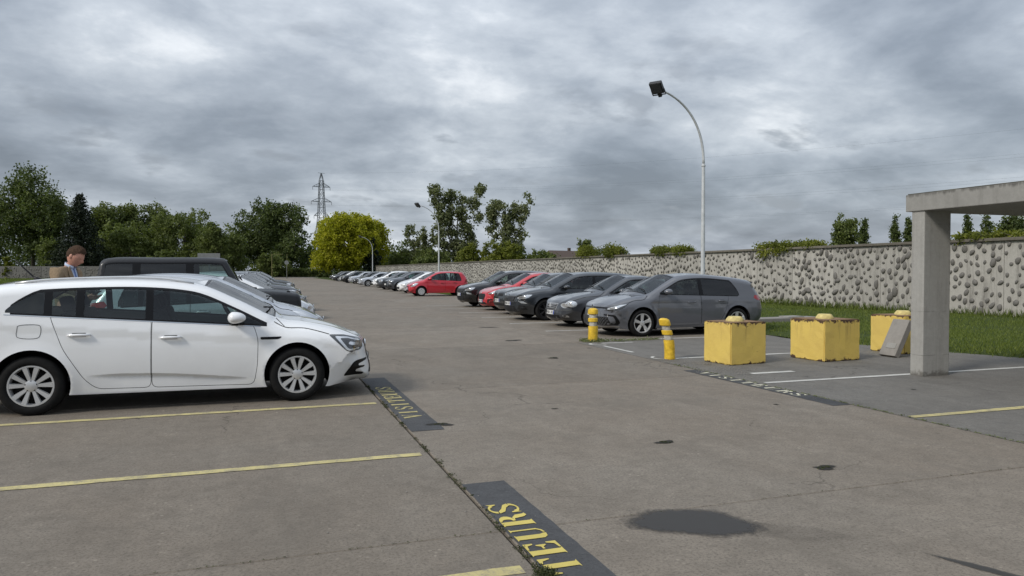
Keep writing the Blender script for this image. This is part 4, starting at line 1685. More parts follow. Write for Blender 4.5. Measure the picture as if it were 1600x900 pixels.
def make_models():
    M = {}
    # -------------------------------------------------- white estate, the nearest car
    M['estate'] = CarModel(dict(
        name='estate', step=0.04, wb=2.712, rt=0.317, W=0.905, sill=0.185, belt=(0.965, -0.072), zm=0.60, tumble=0.27, rim='ten', rim_r=0.216,
        sil=[('tail', [(-2.20, 0.26), (-2.33, 0.40), (-2.36, 0.60), (-2.33, 0.74), (-2.26, 0.90), (-2.22, 1.02)]),
             ('rear_glass', [(-2.22, 1.02), (-2.08, 1.18), (-1.88, 1.34)]),
             ('roof', [(-1.88, 1.34), (-1.72, 1.385), (-1.3, 1.425), (-0.8, 1.447), (-0.3, 1.447), (0.10, 1.415), (0.33, 1.367)]),
             ('windshield', [(0.33, 1.367), (0.70, 1.20), (1.12, 0.985)]),
             ('hood', [(1.12, 0.985), (1.22, 0.955), (1.5, 0.915), (1.8, 0.845), (2.05, 0.745), (2.13, 0.70)]),
             ('front', [(2.13, 0.70), (2.19, 0.62), (2.215, 0.50), (2.255, 0.36), (2.27, 0.24), (2.22, 0.175), (2.10, 0.16)])],
        dlo=(-1.61, -1.30, 0.088, 1.02), pillars=[-1.20, -0.90, -0.22], pillar_w=0.038,
        doors=[[(-0.195, 1.02), (-0.205, 0.24), (-0.74, 0.25), (-0.86, 0.36), (-1.06, 0.70), (-1.19, 1.08)],
               [(0.87, 0.93), (0.925, 0.75), (0.915, 0.45), (0.875, 0.22), (-0.203, 0.24), (-0.193, 1.02)]],
        handles=[(-0.90, 0.845), (0.0, 0.795)], scallop=(-0.84, 0.84, 0.40, 0.30), mirror=(0.66, 1.00),
        seats=(0.10, -0.78), dark_rear=False,
        lights=[('headlight', 'lamp_dark', [(1.72, 0.775), (1.90, 0.765), (2.10, 0.715), (2.155, 0.66), (2.16, 0.60), (2.12, 0.565), (1.99, 0.555), (1.92, 0.58)]),
                ('headlight_bar', 'lamp_clear', [(1.79, 0.752), (1.93, 0.742), (2.10, 0.695), (2.12, 0.675), (1.95, 0.722), (1.85, 0.728), (1.955, 0.595), (2.09, 0.60), (2.105, 0.580), (1.955, 0.572), (1.925, 0.592)]),
                ('headlight_reflector', 'lamp_clear', [(1.97, 0.685), (2.09, 0.655), (2.12, 0.63), (2.0, 0.64), (1.95, 0.655)]),
                ('taillight', 'lamp_red', [(-2.30, 0.76), (-2.25, 0.93), (-1.98, 0.99), (-1.90, 0.93), (-2.10, 0.86)]),
                ('air_intake', 'black_gloss', [(1.90, 0.255), (2.02, 0.42), (2.07, 0.442), (2.21, 0.455), (2.205, 0.43), (2.09, 0.395), (2.09, 0.372), (2.18, 0.365), (2.16, 0.345), (2.06, 0.335), (2.05, 0.30), (2.16, 0.285), (2.14, 0.255)]),
                ('fender_vent', 'black_gloss', [(0.945, 0.772), (1.19, 0.772), (1.15, 0.742), (0.95, 0.742)])],
        patches=[('grille', 'black_gloss', 'front', [(-0.42, 0.50), (-0.46, 0.64), (0.46, 0.64), (0.42, 0.50), (0, 0.46)], 0.006),
                 ('lower_intake', 'black_plastic', 'front', [(-0.42, 0.26), (-0.36, 0.38), (0.36, 0.38), (0.42, 0.26)], 0.005),
                 ('corner_intake', 'black_gloss', 'front', [(0.47, 0.26), (0.47, 0.36), (0.56, 0.27)], 0.006, True, 0.01)],
        extra=[plate(0, 0.43), emblem(0.575, 0.065), wipers, wagon_extra,
               ribbon('panel_gap', [(1.10, 0.94), (1.22, 0.875), (1.45, 0.855), (1.66, 0.80), (1.73, 0.778)], 0.007),
               ribbon('panel_gap', [(1.125, 0.975), (1.16, 0.94), (1.215, 0.885)], 0.006),
               ribbon('fuel_flap_gap', [(-1.47, 0.955), (-1.48, 0.85), (-1.45, 0.83), (-1.29, 0.825), (-1.265, 0.85), (-1.26, 0.95), (-1.29, 0.965), (-1.44, 0.965), (-1.47, 0.955)], 0.005),
               ribbon('window_strip', [(-1.60, 1.078), (-0.9, 1.028), (0.0, 0.962), (0.95, 0.893)], 0.010, 'chrome', 0.003)]))

    # -------------------------------------------------- modern hatchback (grey, front right)
    def hatch(name, **kw):
        d = dict(
            name=name, step=0.05, round={'tail': (0.22, 0.17, 0.03)}, wb=2.62, rt=0.318, W=0.895, sill=0.19, belt=(0.955, 0.03), zm=0.60, tumble=0.27, rim='five', rim_r=0.225, dark_rear=True,
            sil=[('tail', [(-1.98, 0.26), (-2.09, 0.36), (-2.12, 0.55), (-2.10, 0.76), (-2.06, 0.93)]),
                 ('rear_glass', [(-2.06, 0.93), (-1.98, 1.10), (-1.87, 1.275)]),
                 ('roof', [(-1.87, 1.275), (-1.66, 1.335), (-1.05, 1.412), (-0.45, 1.455), (0.0, 1.440), (0.28, 1.395)]),
                 ('windshield', [(0.28, 1.395), (0.65, 1.225), (1.10, 0.985)]),
                 ('hood', [(1.10, 0.985), (1.20, 0.955), (1.5, 0.915), (1.82, 0.84), (2.02, 0.755), (2.09, 0.71)]),
                 ('front', [(2.09, 0.71), (2.14, 0.63), (2.165, 0.50), (2.18, 0.36), (2.15, 0.24), (2.06, 0.19)])],
            dlo=(-1.40, -1.16, 0.088, 1.02), pillars=[-0.30], pillar_w=0.05,
            doors=[[(-0.275, 1.0), (-0.285, 0.25), (-0.72, 0.255), (-0.86, 0.38), (-0.98, 0.62), (-1.06, 0.90), (-1.06, 1.02)],
                   [(0.86, 0.99), (0.90, 0.75), (0.885, 0.45), (0.85, 0.23), (-0.283, 0.25), (-0.273, 1.0)]],
            handles=[(-0.86, 0.815), (0.0, 0.79)], mirror=(0.66, 1.045), seats=(0.1, -0.72),
            lights=[('headlight', 'lamp_dark', [(1.66, 0.775), (1.86, 0.765), (2.06, 0.695), (2.115, 0.66), (2.10, 0.61), (1.98, 0.615), (1.84, 0.66)]),
                    ('headlight_bar', 'lamp_clear', [(1.70, 0.765), (1.86, 0.752), (2.05, 0.69), (2.09, 0.655), (2.09, 0.635), (1.99, 0.655), (1.85, 0.715)]),
                    ('taillight', 'lamp_red', [(-2.07, 0.80), (-2.02, 0.93), (-1.84, 0.945), (-1.80, 0.88), (-1.90, 0.82)]),
                    ('bumper_corner', 'black_gloss', [(1.84, 0.33), (1.96, 0.51), (2.145, 0.53), (2.14, 0.50), (2.00, 0.475), (1.93, 0.33), (2.0, 0.285), (1.88, 0.27)])],
            patches=[('grille', 'black_gloss', 'front', [(-0.60, 0.655), (-0.60, 0.69), (0.60, 0.69), (0.60, 0.655)], 0.006),
                     ('lower_intake', 'black_plastic', 'front', [(-0.70, 0.28), (-0.62, 0.46), (0.62, 0.46), (0.70, 0.28)], 0.005),
                     ('splitter', 'rim_silver', 'front', [(-0.74, 0.225), (-0.72, 0.25), (0.72, 0.25), (0.74, 0.225)], 0.008)],
            extra=[plate(0, 0.53), emblem(0.675, 0.06), wipers, honeycomb(0.62, 0.29, 0.45),
                   ribbon('panel_gap', [(1.12, 0.95), (1.25, 0.87), (1.5, 0.845), (1.68, 0.785)], 0.007),
                   ribbon('side_crease', [(-1.9, 0.70), (-0.9, 0.715), (0.0, 0.70), (0.88, 0.68)], 0.004, 'paint', 0.006), spoiler])
        d.update(kw)
        return CarModel(d)

    def honeycomb(w, z0, z1):
        def fn(s):
            mb = MB()
            for r in range(5):
                z = z0 + (z1 - z0) * r / 4
                for k in range(-8, 9):
                    y = k * w / 8 + (w / 16 if r % 2 else 0)
                    h = s.hit('front', y, z)
                    if h[0] is None or abs(y) > w:
                        continue
                    mb.lathe([(0.026, 0.0), (0.026, 0.012), (0.018, 0.012), (0.018, 0.0)], 6, 'x', (h[0].x + 0.006, y, z), cap=False)
            s.add('grille_mesh', mb.mesh('grille_mesh'), 'grey_plastic')
        return fn

    def spoiler(s):
        i = [k for k in range(len(s.P)) if s.tg[k] == 'roof'][0]
        x, z = s.P[i]
        mb = MB()
        yw = float(s.Y(np.array([[x + 0.05, z]]))[0]) * 0.97
        v = [(x + 0.18, -yw, z + 0.022), (x + 0.18, yw, z + 0.022), (x - 0.10, -yw * 0.94, z - 0.006), (x - 0.10, yw * 0.94, z - 0.006),
             (x - 0.09, -yw * 0.94, z - 0.035), (x - 0.09, yw * 0.94, z - 0.035), (x + 0.06, -yw, z - 0.03), (x + 0.06, yw, z - 0.03)]
        mb.add(v, [(0, 1, 3, 2), (2, 3, 5, 4), (4, 5, 7, 6), (0, 2, 4, 6), (1, 7, 5, 3)])
        s.add('spoiler', mb.mesh('spoiler'), 'paint')
    M['hatch'] = hatch('hatch')

    def slat_grille(w, z0, z1, n, mat='chrome', t=0.006):
        def fn(s):
            for k in range(n):
                z = z0 + (z1 - z0) * k / max(1, n - 1)
                s.patch('grille_slat', mat, 'front', [(-w, z - t), (w, z - t), (w, z + t), (-w, z + t)], 0.012, rad=0.004, step=0.1)
        return fn

    # crossover front: split lamps, hexagonal grille
    M['cross'] = hatch(
        'cross', step=0.06, belt=(0.98, 0.03), W=0.90, rt=0.335, rim='multi', rim_r=0.235, rim_mat='rim_dark',
        sil=[('tail', [(-2.02, 0.28), (-2.13, 0.40), (-2.16, 0.60), (-2.12, 0.80), (-2.06, 1.0)]),
             ('rear_glass', [(-2.06, 1.0), (-1.92, 1.20), (-1.72, 1.41)]),
             ('roof', [(-1.72, 1.41), (-1.55, 1.45), (-1.05, 1.487), (-0.45, 1.50), (0.0, 1.485), (0.28, 1.44)]),
             ('windshield', [(0.28, 1.44), (0.65, 1.27), (1.08, 1.045)]),
             ('hood', [(1.08, 1.045), (1.18, 1.02), (1.5, 0.985), (1.85, 0.915), (2.05, 0.845), (2.13, 0.79)]),
             ('front', [(2.13, 0.79), (2.185, 0.70), (2.20, 0.52), (2.20, 0.36), (2.16, 0.26), (2.06, 0.21)])],
        lights=[('headlight', 'lamp_clear', [(1.74, 0.82), (1.90, 0.82), (2.08, 0.765), (2.13, 0.725), (2.12, 0.69), (1.98, 0.70), (1.86, 0.735)]),
                ('fog_light', 'lamp_clear', [(1.88, 0.54), (2.02, 0.615), (2.10, 0.61), (2.06, 0.55)]),
                ('taillight', 'lamp_red', [(-2.10, 0.85), (-2.05, 0.98), (-1.86, 1.0), (-1.82, 0.93), (-1.92, 0.87)])],
        patches=[('grille_frame', 'grey_plastic', 'front', [(-0.48, 0.585), (-0.545, 0.775), (0.545, 0.775), (0.48, 0.585)], 0.003), ('grille', 'black_gloss', 'front', [(-0.46, 0.60), (-0.52, 0.76), (0.52, 0.76), (0.46, 0.60)], 0.006),
                 ('lower_intake', 'black_plastic', 'front', [(-0.60, 0.28), (-0.50, 0.46), (0.50, 0.46), (0.60, 0.28)], 0.005),
                 ('bumper_corner', 'black_plastic', 'front', [(0.60, 0.36), (0.66, 0.50), (0.78, 0.48), (0.78, 0.34)], 0.005, True)],
        extra=[plate(0, 0.53), emblem(0.80, 0.045), wipers, slat_grille(0.44, 0.62, 0.74, 4, 'grey_plastic'), spoiler])
    # sporty hatch front, big trapezoid grille
    M['sport'] = hatch(
        'sport', step=0.07,
        lights=[('headlight', 'lamp_clear', [(1.62, 0.80), (1.84, 0.785), (2.04, 0.70), (2.09, 0.655), (2.02, 0.645), (1.82, 0.70)]),
                ('taillight', 'lamp_red', [(-2.07, 0.80), (-2.02, 0.93), (-1.84, 0.945), (-1.80, 0.88), (-1.90, 0.82)])],
        patches=[('grille', 'black_plastic', 'front', [(-0.34, 0.42), (-0.46, 0.58), (-0.36, 0.655), (0.36, 0.655), (0.46, 0.58), (0.34, 0.42)], 0.006),
                 ('lower_intake', 'black_plastic', 'front', [(-0.55, 0.25), (-0.48, 0.33), (0.48, 0.33), (0.55, 0.25)], 0.005),
                 ('fog_pocket', 'black_plastic', 'front', [(0.58, 0.30), (0.60, 0.44), (0.76, 0.46), (0.76, 0.34)], 0.005, True)],
        extra=[plate(0, 0.37), emblem(0.69, 0.04), wipers, spoiler])
    # older boxy hatch with square lamps
    M['boxy'] = hatch(
        'boxy', step=0.07, rim='cover', rt=0.31, rim_r=0.21, dark_rear=False,
        sil=[('tail', [(-1.92, 0.28), (-2.02, 0.40), (-2.04, 0.60), (-2.01, 0.80), (-1.98, 0.96)]),
             ('rear_glass', [(-1.98, 0.96), (-1.86, 1.16), (-1.72, 1.36)]),
             ('roof', [(-1.72, 1.36), (-1.58, 1.41), (-1.05, 1.44), (-0.45, 1.45), (0.05, 1.43), (0.30, 1.385)]),
             ('windshield', [(0.30, 1.385), (0.62, 1.21), (0.98, 1.0)]),
             ('hood', [(0.98, 1.0), (1.08, 0.975), (1.45, 0.945), (1.80, 0.89), (1.98, 0.83), (2.03, 0.78)]),
             ('front', [(2.03, 0.78), (2.07, 0.68), (2.10, 0.54), (2.10, 0.40), (2.06, 0.28), (1.98, 0.22)])],
        dlo=(-1.60, -1.44, 0.085, 0.90), round={'front': (0.42, 0.34, 0.05)}, mirror=(0.56, 1.045),
        lights=[('headlight', 'lamp_clear', [(1.78, 0.84), (2.0, 0.795), (2.045, 0.74), (2.04, 0.645), (1.80, 0.65)]),
                ('taillight', 'lamp_red', [(-1.99, 0.74), (-1.96, 0.93), (-1.82, 0.93), (-1.84, 0.74)])],
        patches=[('grille', 'black_plastic', 'front', [(-0.46, 0.65), (-0.46, 0.75), (0.46, 0.75), (0.46, 0.65)], 0.006),
                 ('bumper', 'black_plastic', 'front', [(-0.66, 0.32), (-0.66, 0.40), (0.66, 0.40), (0.66, 0.32)], 0.006)],
        extra=[plate(0, 0.50), emblem(0.70, 0.05), wipers])
    # -------------------------------------------------- coupe saloon with twin oval lamps
    M['coupe'] = CarModel(dict(
        name='coupe', step=0.05, wb=2.715, rt=0.318, W=0.87, sill=0.19, belt=(0.90, 0.02), zm=0.60, tumble=0.30, rim='multi', rim_r=0.22,
        sil=[('tail', [(-2.14, 0.26), (-2.28, 0.38), (-2.31, 0.58), (-2.29, 0.76), (-2.22, 0.90)]),
             ('deck', [(-2.22, 0.90), (-2.0, 0.945), (-1.70, 0.985)]),
             ('rear_glass', [(-1.70, 0.985), (-1.35, 1.16), (-0.98, 1.30)]),
             ('roof', [(-0.98, 1.30), (-0.55, 1.37), (-0.1, 1.385), (0.20, 1.355)]),
             ('windshield', [(0.20, 1.355), (0.55, 1.20), (0.96, 0.985)]),
             ('hood', [(0.96, 0.985), (1.06, 0.955), (1.5, 0.90), (1.9, 0.815), (2.12, 0.725), (2.18, 0.68)]),
             ('front', [(2.18, 0.68), (2.235, 0.58), (2.26, 0.44), (2.27, 0.32), (2.22, 0.22), (2.12, 0.185)])],
        dlo=(-1.30, -1.02, 0.08, 0.88), pillars=[-0.42], pillar_w=0.02, mirror=(0.52, 0.985),
        doors=[[(0.82, 0.93), (0.86, 0.75), (0.85, 0.45), (0.80, 0.24), (-0.42, 0.25), (-0.55, 0.5), (-0.55, 0.94)]],
        handles=[(-0.38, 0.80)], seats=(0.05, -0.75),
        lights=[('headlight', 'lamp_clear', ring_poly(1.99, 0.645, 0.135, 0.085)), ('headlight', 'lamp_clear', ring_poly(2.135, 0.60, 0.062, 0.070, 16)),
                ('taillight', 'lamp_red', [(-2.25, 0.72), (-2.21, 0.86), (-1.95, 0.88), (-2.0, 0.76)])],
        patches=[('grille_frame', 'rim_silver', 'front', [(-0.335, 0.475), (-0.385, 0.655), (0.385, 0.655), (0.335, 0.475)], 0.004), ('grille', 'black_plastic', 'front', [(-0.31, 0.49), (-0.36, 0.64), (0.36, 0.64), (0.31, 0.49)], 0.008),
                 ('lower_intake', 'black_plastic', 'front', [(-0.52, 0.25), (-0.50, 0.34), (0.50, 0.34), (0.52, 0.25)], 0.005),
                 ('bumper_strip', 'grey_plastic', 'front', [(-0.78, 0.465), (-0.78, 0.485), (0.78, 0.485), (0.78, 0.465)], 0.008),
                 ('fog_light', 'lamp_clear', 'front', [(0.60, 0.28), (0.60, 0.34), (0.68, 0.34), (0.68, 0.28)], 0.006, True)],
        extra=[plate(0, 0.40), wipers, slat_grille(0.32, 0.52, 0.62, 3, 'rim_silver'), emblem(0.57, 0.075, 'rim_silver', True),
               ribbon('panel_gap', [(0.98, 0.95), (1.15, 0.865), (1.6, 0.82), (1.9, 0.745), (2.05, 0.70)], 0.007)]))
    # -------------------------------------------------- tall small hatch
    def mini(name, **kw):
        d = dict(
            name=name, step=0.06, wb=2.46, rt=0.295, W=0.848, sill=0.19, belt=(0.965, 0.045), zm=0.60, tumble=0.26, rim='cover', rim_r=0.20,
            sil=[('tail', [(-1.68, 0.28), (-1.78, 0.40), (-1.81, 0.58), (-1.79, 0.78), (-1.73, 1.0)]),
                 ('rear_glass', [(-1.73, 1.0), (-1.63, 1.22), (-1.48, 1.42)]),
                 ('roof', [(-1.48, 1.42), (-1.32, 1.465), (-0.9, 1.50), (-0.35, 1.505), (0.05, 1.475), (0.26, 1.425)]),
                 ('windshield', [(0.26, 1.425), (0.65, 1.235), (1.08, 1.0)]),
                 ('hood', [(1.08, 1.0), (1.17, 0.965), (1.4, 0.91), (1.64, 0.825), (1.80, 0.73), (1.86, 0.68)]),
                 ('front', [(1.86, 0.68), (1.92, 0.58), (1.94, 0.44), (1.94, 0.34), (1.90, 0.25), (1.82, 0.21)])],
            dlo=(-1.32, -1.16, 0.085, 1.0), pillars=[-0.98, -0.28], pillar_w=0.04, mirror=(0.66, 1.07),
            doors=[[(-0.255, 1.05), (-0.265, 0.26), (-0.66, 0.265), (-0.80, 0.40), (-0.93, 0.62), (-1.0, 1.05)],
                   [(0.80, 1.0), (0.85, 0.75), (0.83, 0.45), (0.78, 0.24), (-0.263, 0.26), (-0.253, 1.05)]],
            handles=[(-0.84, 0.83), (-0.05, 0.81)], seats=(0.1, -0.68),
            lights=[('headlight', 'lamp_clear', [(1.40, 0.79), (1.58, 0.80), (1.78, 0.69), (1.86, 0.60), (1.80, 0.565), (1.60, 0.64)]),
                    ('taillight', 'lamp_red', [(-1.77, 0.82), (-1.71, 1.02), (-1.62, 1.06), (-1.60, 0.90), (-1.66, 0.80)])],
            patches=[('grille', 'black_plastic', 'front', [(-0.36, 0.54), (-0.40, 0.60), (0.40, 0.60), (0.36, 0.54)], 0.006),
                     ('lower_intake', 'black_plastic', 'front', [(-0.46, 0.27), (-0.38, 0.40), (0.38, 0.40), (0.46, 0.27)], 0.005)],
            extra=[plate(0, 0.46), emblem(0.62, 0.04), wipers])
        d.update(kw)
        return CarModel(d)
    M['mini'] = mini('mini')
    # low swept hatch next to the estate
    M['swept'] = mini(
        'swept', step=0.045, wb=2.54, rt=0.30, W=0.87, rim='five',
        sil=[('tail', [(-1.80, 0.28), (-1.92, 0.40), (-1.95, 0.58), (-1.92, 0.78), (-1.86, 0.98)]),
             ('rear_glass', [(-1.86, 0.98), (-1.74, 1.18), (-1.56, 1.37)]),
             ('roof', [(-1.56, 1.37), (-1.40, 1.415), (-0.95, 1.46), (-0.35, 1.465), (0.08, 1.42), (0.26, 1.375)]),
             ('windshield', [(0.26, 1.375), (0.66, 1.19), (1.14, 0.955)]),
             ('hood', [(1.14, 0.955), (1.24, 0.925), (1.45, 0.875), (1.72, 0.79), (1.92, 0.685), (1.99, 0.64)]),
             ('front', [(1.99, 0.64), (2.05, 0.55), (2.07, 0.42), (2.07, 0.33), (2.03, 0.24), (1.95, 0.20)])],
        dlo=(-1.42, -1.24, 0.085, 1.05), pillars=[-1.05, -0.28],
        lights=[('headlight', 'lamp_clear', [(1.46, 0.80), (1.66, 0.79), (1.90, 0.66), (1.97, 0.575), (1.88, 0.565), (1.64, 0.69)]),
                ('taillight', 'lamp_red', [(-1.90, 0.80), (-1.84, 0.98), (-1.62, 1.02), (-1.56, 0.94), (-1.72, 0.82)])],
        patches=[('grille', 'black_plastic', 'front', [(-0.40, 0.30), (-0.46, 0.44), (0.46, 0.44), (0.40, 0.30)], 0.006)],
        extra=[plate(0, 0.50), emblem(0.60, 0.05), wipers,
               ribbon('panel_gap', [(1.14, 0.92), (1.26, 0.85), (1.40, 0.825), (1.48, 0.80)], 0.007)])
    # -------------------------------------------------- boxy off-roader
    def jeep_extra(s):
        for sg in (1, -1):
            mb = MB()
            for ax in (-1.23, 1.23):
                pts = [(ax - 0.56, sg * 0.90, 0.52), (ax - 0.40, sg * 0.94, 0.84), (ax - 0.2, sg * 0.95, 0.90), (ax + 0.25, sg * 0.95, 0.90), (ax + 0.45, sg * 0.94, 0.80), (ax + 0.55, sg * 0.9, 0.55)]
                for k in range(len(pts) - 1):
                    a, b = Vector(pts[k]), Vector(pts[k + 1])
                    mb.add([a + Vector((0, -sg * 0.16, 0)), a, b, b + Vector((0, -sg * 0.16, 0)), a + Vector((0, -sg * 0.16, -0.05)), a + Vector((0, 0, -0.05)), b + Vector((0, 0, -0.05)), b + Vector((0, -sg * 0.16, -0.05))],
                           [(0, 1, 2, 3), (1, 5, 6, 2), (4, 7, 6, 5)])
            s.add('fender_flare', mb.mesh('fender_flare'), 'black_plastic')
            mb = MB()
            mb.box((0.86, sg * 0.70, 1.135), (0.07, 0.05, 0.05), None, 0.01)
            mb.box((1.55, sg * 0.62, 1.075), (0.07, 0.05, 0.05), None, 0.01)
            s.add('hood_latch', mb.mesh('hood_latch'), 'black_plastic')
        mb = MB()
        mb.box((1.92, 0, 0.58), (0.14, 1.50, 0.18), None, 0.03)
        s.add('bumper', mb.mesh('bumper', angle=30), 'black_plastic')
        mb = MB()
        mb.lathe([(0.36, -0.11), (0.38, -0.08), (0.38, 0.08), (0.36, 0.11), (0.22, 0.10), (0.001, 0.08)], 28, 'x', (-2.36, 0.1, 1.0))
        s.add('spare_wheel', mb.mesh('spare_wheel', angle=40), 'tyre')
    M['offroad'] = CarModel(dict(
        name='offroad', step=0.06, wb=2.46, rt=0.385, Ra=0.47, W=0.86, sill=0.42, belt=(1.24, 0.0), zm=0.85, tumble=0.12, rim='five', rim_r=0.23,
        round={'tail': (0.07, 0.07, 0.0), 'rear_glass': (0.07, 0.07, 0.0), 'roof': (0.09, 0.10, 0.02), 'windshield': (0.07, 0.06, 0.01), 'hood': (0.08, 0.14, 0.03), 'front': (0.09, 0.12, 0.0)},
        sil=[('tail', [(-2.13, 0.50), (-2.17, 0.60), (-2.18, 0.9), (-2.17, 1.22)]), ('rear_glass', [(-2.17, 1.22), (-2.13, 1.5), (-2.07, 1.74)]),
             ('roof', [(-2.07, 1.74), (-1.98, 1.79), (-1.0, 1.81), (0.10, 1.805), (0.26, 1.775)]), ('windshield', [(0.26, 1.775), (0.40, 1.55), (0.60, 1.20)]),
             ('hood', [(0.60, 1.20), (0.68, 1.135), (1.1, 1.11), (1.66, 1.055), (1.77, 1.02)]), ('front', [(1.77, 1.02), (1.81, 0.9), (1.81, 0.62), (1.77, 0.5)])],
        dlo=(-2.06, -2.02, 0.10, 0.53), pillars=[-1.42, -0.42], pillar_w=0.075, mirror=(0.38, 1.32), mirror_mat='black_plastic', handle_mat='black_plastic', dark_rear=True,
        doors=[[(-0.40, 1.3), (-0.42, 0.46), (-0.70, 0.50), (-0.85, 0.95), (-1.2, 1.05), (-1.36, 1.3)], [(0.50, 1.3), (0.54, 0.95), (0.45, 0.46), (-0.38, 0.46), (-0.36, 1.3)]],
        handles=[(-1.18, 1.12), (-0.24, 1.12)], seats=(-0.25, -1.1), tub=(-1.95, 0),
        patches=[('grille', 'black_gloss', 'front', [(-0.42, 0.74), (-0.42, 0.98), (0.42, 0.98), (0.42, 0.74)], 0.008)],
        lights=[], extra=[wipers, jeep_extra]))
    return M


paint('paint_white', (0.80, 0.81, 0.82), dust=0.06)
paint('paint_silver', (0.47, 0.50, 0.545), metal=0.35, rough=0.30)
paint('paint_grey', (0.088, 0.093, 0.108), metal=0.0, rough=0.3, dust=0.03)
paint('paint_graphite', (0.022, 0.026, 0.031), metal=0.2, rough=0.3, dust=0.008)
paint('paint_slate', (0.050, 0.054, 0.062), metal=0.3, rough=0.3, dust=0.008)
paint('paint_anthracite', (0.018, 0.020, 0.020), metal=0.2, rough=0.35, dust=0.008)
paint('paint_black', (0.006, 0.006, 0.007), rough=0.25, dust=0.004)
paint('paint_matt_black', (0.007, 0.008, 0.011), rough=0.45, coat=0.15, dust=0.004)
paint('paint_red', (0.47, 0.010, 0.018), rough=0.28, dust=0.05)
paint('paint_crimson', (0.46, 0.008, 0.024), rough=0.28, dust=0.05)
paint('paint_midgrey', (0.085, 0.092, 0.105), metal=0.4, dust=0.03)
MODELS = make_models()
# ------------------------------------------------------------------ parked cars
def car(model, label, x, y, f, pm, cat='car', group=None, **kw):
    return put_car(MODELS[model], label, cat, x, y, f, pm, group=group, **kw)


G1, G2, G3 = 'cars parked on the left of the lane', 'cars parked nose out on the right', 'far cars parked on the right'
car('estate', 'white estate car in the left foreground with silver wheels', -0.94, 9.83, 1, 'paint_white', name='estate_car', group=G1)
car('swept', 'silver hatchback between the white estate and the black off-roader', -0.90, 14.85, 1, 'paint_silver', name='hatchback', group=G1)
car('offroad', 'tall boxy black off-roader behind the silver hatchback', -0.95, 17.35, 1, 'paint_matt_black', name='off_road_car', cat='off-roader', group=G1)
car('swept', 'white small car with only its nose showing past the black off-roader', -0.72, 20.2, 1, 'paint_white', group=G1, name='hatchback')
car('hatch', 'dark grey hatchback just beyond the white nose on the left', -0.75, 24.6, 1, 'paint_midgrey', group=G1, name='hatchback')
car('cross', 'slate crossover in the left row with a pale windscreen edge', -0.7, 29.6, 1, 'paint_slate', group=G1, name='crossover')
car('coupe', 'low graphite coupe in the middle of the left row', -0.6, 34.8, 1, 'paint_graphite', group=G1, name='coupe')
car('sport', 'dark grey car second from the far end of the left row', -0.45, 40.0, 1, 'paint_slate', group=G1, name='hatchback')
car('cross', 'black car at the far end of the left row', -0.25, 45.5, 1, 'paint_anthracite', group=G1, name='crossover')

car('hatch', 'grey hatchback nearest on the right, behind the two yellow bollards', 9.76, 15.95, -1, 'paint_grey', name='hatchback', group=G2)
car('coupe', 'dark grey coupe with twin oval headlights beside the grey hatchback', 9.95, 18.85, -1, 'paint_slate', name='coupe', group=G2)
car('cross', 'graphite car with bright slanted headlights and dark wheels between coupe and old hatchback', 9.75, 21.85, -1, 'paint_graphite', name='crossover', group=G2, scale=(1.04, 1.0, 0.985))
car('boxy', 'old dark hatchback with square headlights beside the red car', 10.15, 24.75, -1, 'paint_anthracite', name='hatchback', group=G2)
car('sport', 'bright red hatchback with black grille wedged between dark cars', 10.45, 27.6, -1, 'paint_red', name='hatchback', group=G2)
car('cross', 'black crossover at the left end of the nearer right row', 10.4, 30.6, -1, 'paint_black', name='crossover', group=G2, scale=(1.0, 1.0, 1.02))

car('mini', 'crimson small hatchback standing alone at the start of the far right row', 10.55, 44.6, -1, 'paint_crimson', name='hatchback', group=G3)
far_cars = [('swept', 'paint_white', 'pale car with low bumper directly behind the crimson hatchback', 51.0, 11.0),
            ('cross', 'paint_midgrey', 'grey crossover with a bright headlight second behind the crimson hatchback', 56.0, 11.2),
            ('boxy', 'paint_slate', 'dark grey hatchback left of the grey crossover in the far row', 61.0, 11.25),
            ('mini', 'paint_white', 'white small car with black lower nose in the far row', 68.0, 11.6),
            ('coupe', 'paint_silver', 'silver saloon with a dark bumper strip in the far row', 74.5, 11.9),
            ('hatch', 'paint_black', 'black hatchback left of the silver saloon in the far row', 82.0, 12.0),
            ('boxy', 'paint_silver', 'silver hatchback left of the black hatchback in the far row', 89.0, 12.2),
            ('cross', 'paint_anthracite', 'dark crossover fourth from the far end of the far row', 97.0, 12.4),
            ('mini', 'paint_white', 'white car third from the far end of the far row', 105.5, 12.5),
            ('sport', 'paint_slate', 'grey car second from the far end of the far row', 113.0, 12.75),
            ('cross', 'paint_black', 'black car at the very far end of the far row', 121.0, 13.0)]
DETAIL = ('plate_characters', 'plate_band', 'wiper', 'handle_cup', 'grille_mesh', 'interior', 'mirror_arm', 'panel_gap', 'grille_slat')
for md, pm, lb, y, x in far_cars:
    car(md, lb, x + random.uniform(-0.25, 0.25), y + random.uniform(-0.4, 0.4), -1, pm, name='parked_car', group=G3, skip=DETAIL, tilt=R(random.uniform(-2.5, 2.5)))

# ------------------------------------------------------------------ yellow bollards
def yellow_plastic(name, col, var):
    return simple(name, col, 0.5, var=var, vscale=14, bump=0.15)


yellow_plastic('bollard_yellow', (0.66, 0.43, 0.03), 0.28)
simple('bollard_band', (0.42, 0.40, 0.35), 0.6, var=0.4, vscale=25)


